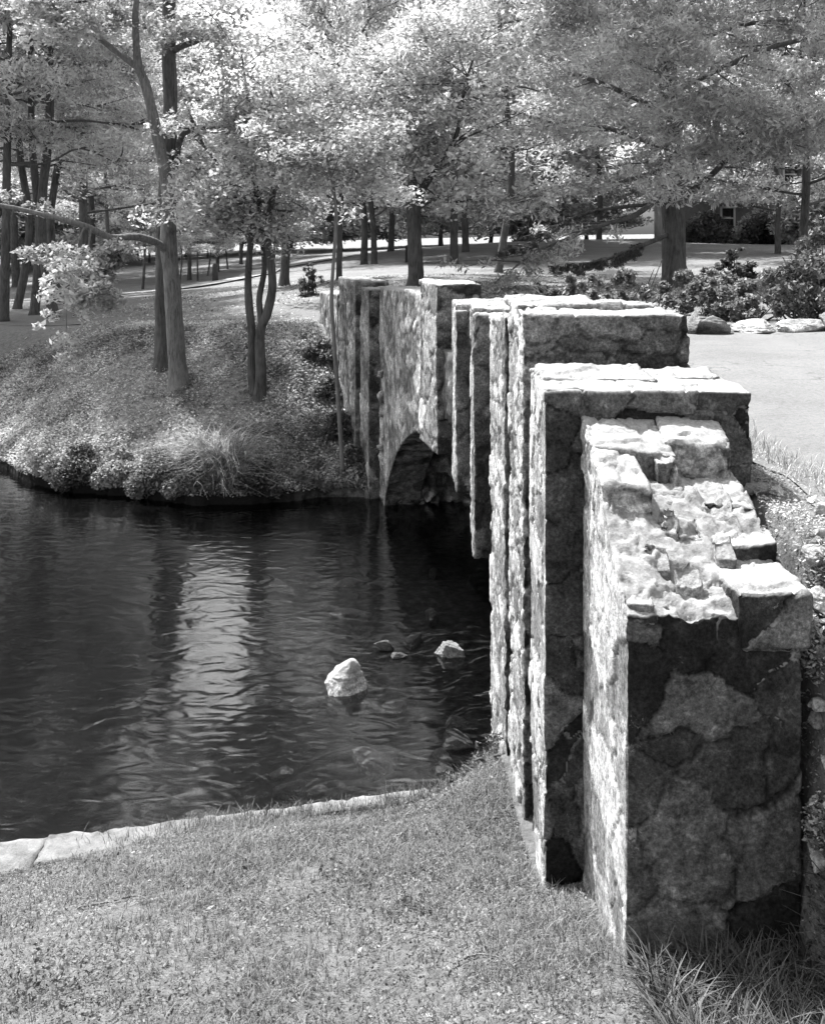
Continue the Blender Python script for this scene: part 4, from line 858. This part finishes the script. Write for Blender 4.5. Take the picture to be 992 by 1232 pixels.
# ------------------------------------------------------------------ house
def house():
    d = 66; x0 = (826-HX)*d/F; x1 = (985-HX)*d/F; z0 = hz((x0+x1)/2, d)-.3; root = thing('house', 'two-storey house half hidden by trees on the hill', 'house', ((x0+x1)/2, d, z0))
    Wd = (x1-x0)/2
    def P(name, mb, mat, par=root, label=None):
        o = link(name, mb.build(name, M[mat]), par); return o
    M['siding'] = mat_simple('grey_siding', [(.35, .16), (.65, .24)], 4, .01); M['roofing'] = mat_simple('pale_roof', [(.35, .35), (.65, .5)], 3, .02); M['trim'] = mat_simple('white_trim', [(.3, .6), (.7, .7)], 3, .002)
    mg, nt, N, L = newmat('window_glass'); finish(nt, .02, .08, None, spec=.8); M['glass'] = mg
    m_ = MB(); box(m_, -Wd, Wd, 0, 9, 0, 6.4); P('wall', m_, 'siding')
    m_ = MB()
    for yy in (-.5, 4.5):
        pass
    V = [(-Wd-.6, -.7, 6.3), (Wd+.6, -.7, 6.3), (Wd+.6, 9.7, 6.3), (-Wd-.6, 9.7, 6.3), (-Wd+1, 4.5, 9.0), (Wd-1, 4.5, 9.0), (-Wd-.6, -.7, 6.1), (Wd+.6, -.7, 6.1), (Wd+.6, 9.7, 6.1), (-Wd-.6, 9.7, 6.1)]
    m_.add(V, [(0, 1, 5, 4), (2, 3, 4, 5), (1, 2, 5, 5), (3, 0, 4, 4), (0, 6, 7, 1), (1, 7, 8, 2), (2, 8, 9, 3), (3, 9, 6, 0), (6, 9, 8, 7)])
    me = mesh('roof', V, [(0, 1, 5, 4), (2, 3, 4, 5), (0, 6, 7, 1), (1, 7, 8, 2), (2, 8, 9, 3), (3, 9, 6, 0), (6, 9, 8, 7)], [(1, 2, 5), (3, 0, 4)], mat=M['roofing']); rf = link('roof', me, root)
    m_ = MB(); box(m_, 1.0, 1.7, 5, 5.8, 7.5, 10); link('chimney', m_.build('chimney', M['rock'] if False else M['siding']), rf)
    m_ = MB(); V = [(-1.2-2.3, -1.9, 3.05), (1.7, -1.9, 3.05), (1.7, .05, 3.7), (-3.5, .05, 3.7)]; V += [(a, b, c-.18) for a, b, c in V]
    m_.add(V, [(0, 1, 2, 3), (7, 6, 5, 4), (0, 4, 5, 1), (1, 5, 6, 2), (3, 7, 4, 0)]); P('porch_roof', m_, 'roofing')
    for xx in (-3.2, 1.4):
        m_ = MB(); box(m_, xx-.08, xx+.08, -1.75, -1.6, 0, 3.0); P('porch_post', m_, 'trim')
    for (wx_, wz, ww, wh) in [(-1.7, 1.3, .75, 1.3), (-3.7, 4.2, .9, 1.3), (-.5, 4.2, .9, 1.3), (2.5, 4.2, .9, 1.3), (2.7, 1.3, .9, 1.3)]:
        f = MB(); t = .12
        box(f, wx_-ww/2-t, wx_-ww/2, -.08, .02, wz-t, wz+wh+t); box(f, wx_+ww/2, wx_+ww/2+t, -.08, .02, wz-t, wz+wh+t)
        box(f, wx_-ww/2, wx_+ww/2, -.078, .02, wz-t, wz); box(f, wx_-ww/2, wx_+ww/2, -.078, .02, wz+wh, wz+wh+t); box(f, wx_-ww/2, wx_+ww/2, -.06, -.01, wz+wh/2-.04, wz+wh/2+.04)
        fo = P('window', f, 'trim'); p = MB(); box(p, wx_-ww/2, wx_+ww/2, -.03, -.005, wz, wz+wh); link('pane', p.build('pane', M['glass']), fo)
house()
# little posts
for px, d, h, lb in [(259, 40, .75, 'little dark post beside the pale path'), (490, 45, .8, 'little dark post on the far lawn above the arch wall')]:
    m_ = MB(); x = (px-HX)*d/F; tube(m_, np.array([(0, 0, -.1), (0, 0, h*.5), (0, 0, h*.92), (0, 0, h)]), [.13, .12, .11, .03], 10, 1, .05)
    tag(link('post', m_.build('post', M['wood']), None, (x, d, hz(x, d))), lb, 'post', 'small dark posts on the lawn')
# fallen twigs
for k, (pts, lb) in enumerate([([(95, 1092, 0), (130, 1085, 0), (162, 1078, 0), (178, 1082, 0)], 'thin pale fallen twig on the near grass'), ([(545, 1160, 0), (575, 1148, 0), (610, 1155, 0)], 'short fallen twig on the grass near the wall')]):
    P = []
    for px, py, _ in pts:
        for d in np.linspace(2.5, 5.5, 400):
            if CZ-(py-HY)*d/F <= hz((px-HX)*d/F, d)+.012: break
        P.append([(px-HX)*d/F, d, hz((px-HX)*d/F, d)+.012])
    m_ = MB(); P = spline(P, 5); tube(m_, P-P[0], np.linspace(.005, .002, len(P)), 6, k, .1)
    tag(link('twig', m_.build('twig', M['bark_pale']), None, tuple(P[0])), lb, 'twig')

# ------------------------------------------------------------------ light, sky, camera
sv = np.array([-.31, .40, .84]); sv /= np.linalg.norm(sv)
el = math.asin(sv[2]); az = math.atan2(sv[0], sv[1])      # from +Y towards +X
sl = bpy.data.lights.new('sun', 'SUN'); sl.energy = 4.2; sl.angle = R(.6); sl.color = (1, 1, 1)
so = bpy.data.objects.new('sun', sl); C.objects.link(so)
from mathutils import Vector
so.rotation_euler = Vector(-sv).to_track_quat('-Z', 'Y').to_euler(); so.location = (-5, 10, 20)
w = bpy.data.worlds.new('World'); bpy.context.scene.world = w; w.use_nodes = True; nt = w.node_tree
bg = nt.nodes['Background']; sky = nt.nodes.new('ShaderNodeTexSky'); sky.sky_type = 'NISHITA'; sky.sun_disc = False; sky.sun_elevation = el; sky.sun_rotation = az; sky.air_density = 1.2; sky.dust_density = 5
bw = nt.nodes.new('ShaderNodeRGBToBW'); nt.links.new(sky.outputs[0], bw.inputs[0]); nt.links.new(bw.outputs[0], bg.inputs['Color']); bg.inputs['Strength'].default_value = .15
cam = bpy.data.cameras.new('camera'); co = bpy.data.objects.new('camera', cam); C.objects.link(co); co.location = (0, 0, CZ); co.rotation_euler = (R(90), 0, 0)
cam.sensor_fit = 'VERTICAL'; cam.sensor_height = 36; cam.lens = 36*F/1232; cam.shift_y = -(616-HY)/1232; cam.clip_end = 2000; cam.clip_start = .05
S = bpy.context.scene; S.camera = co
S.view_settings.view_transform = 'Standard'; S.view_settings.look = 'None'; S.view_settings.gamma = 1; S.view_settings.exposure = 1.5
S.cycles.max_bounces = 6; S.cycles.transparent_max_bounces = 8; S.cycles.use_denoising = True
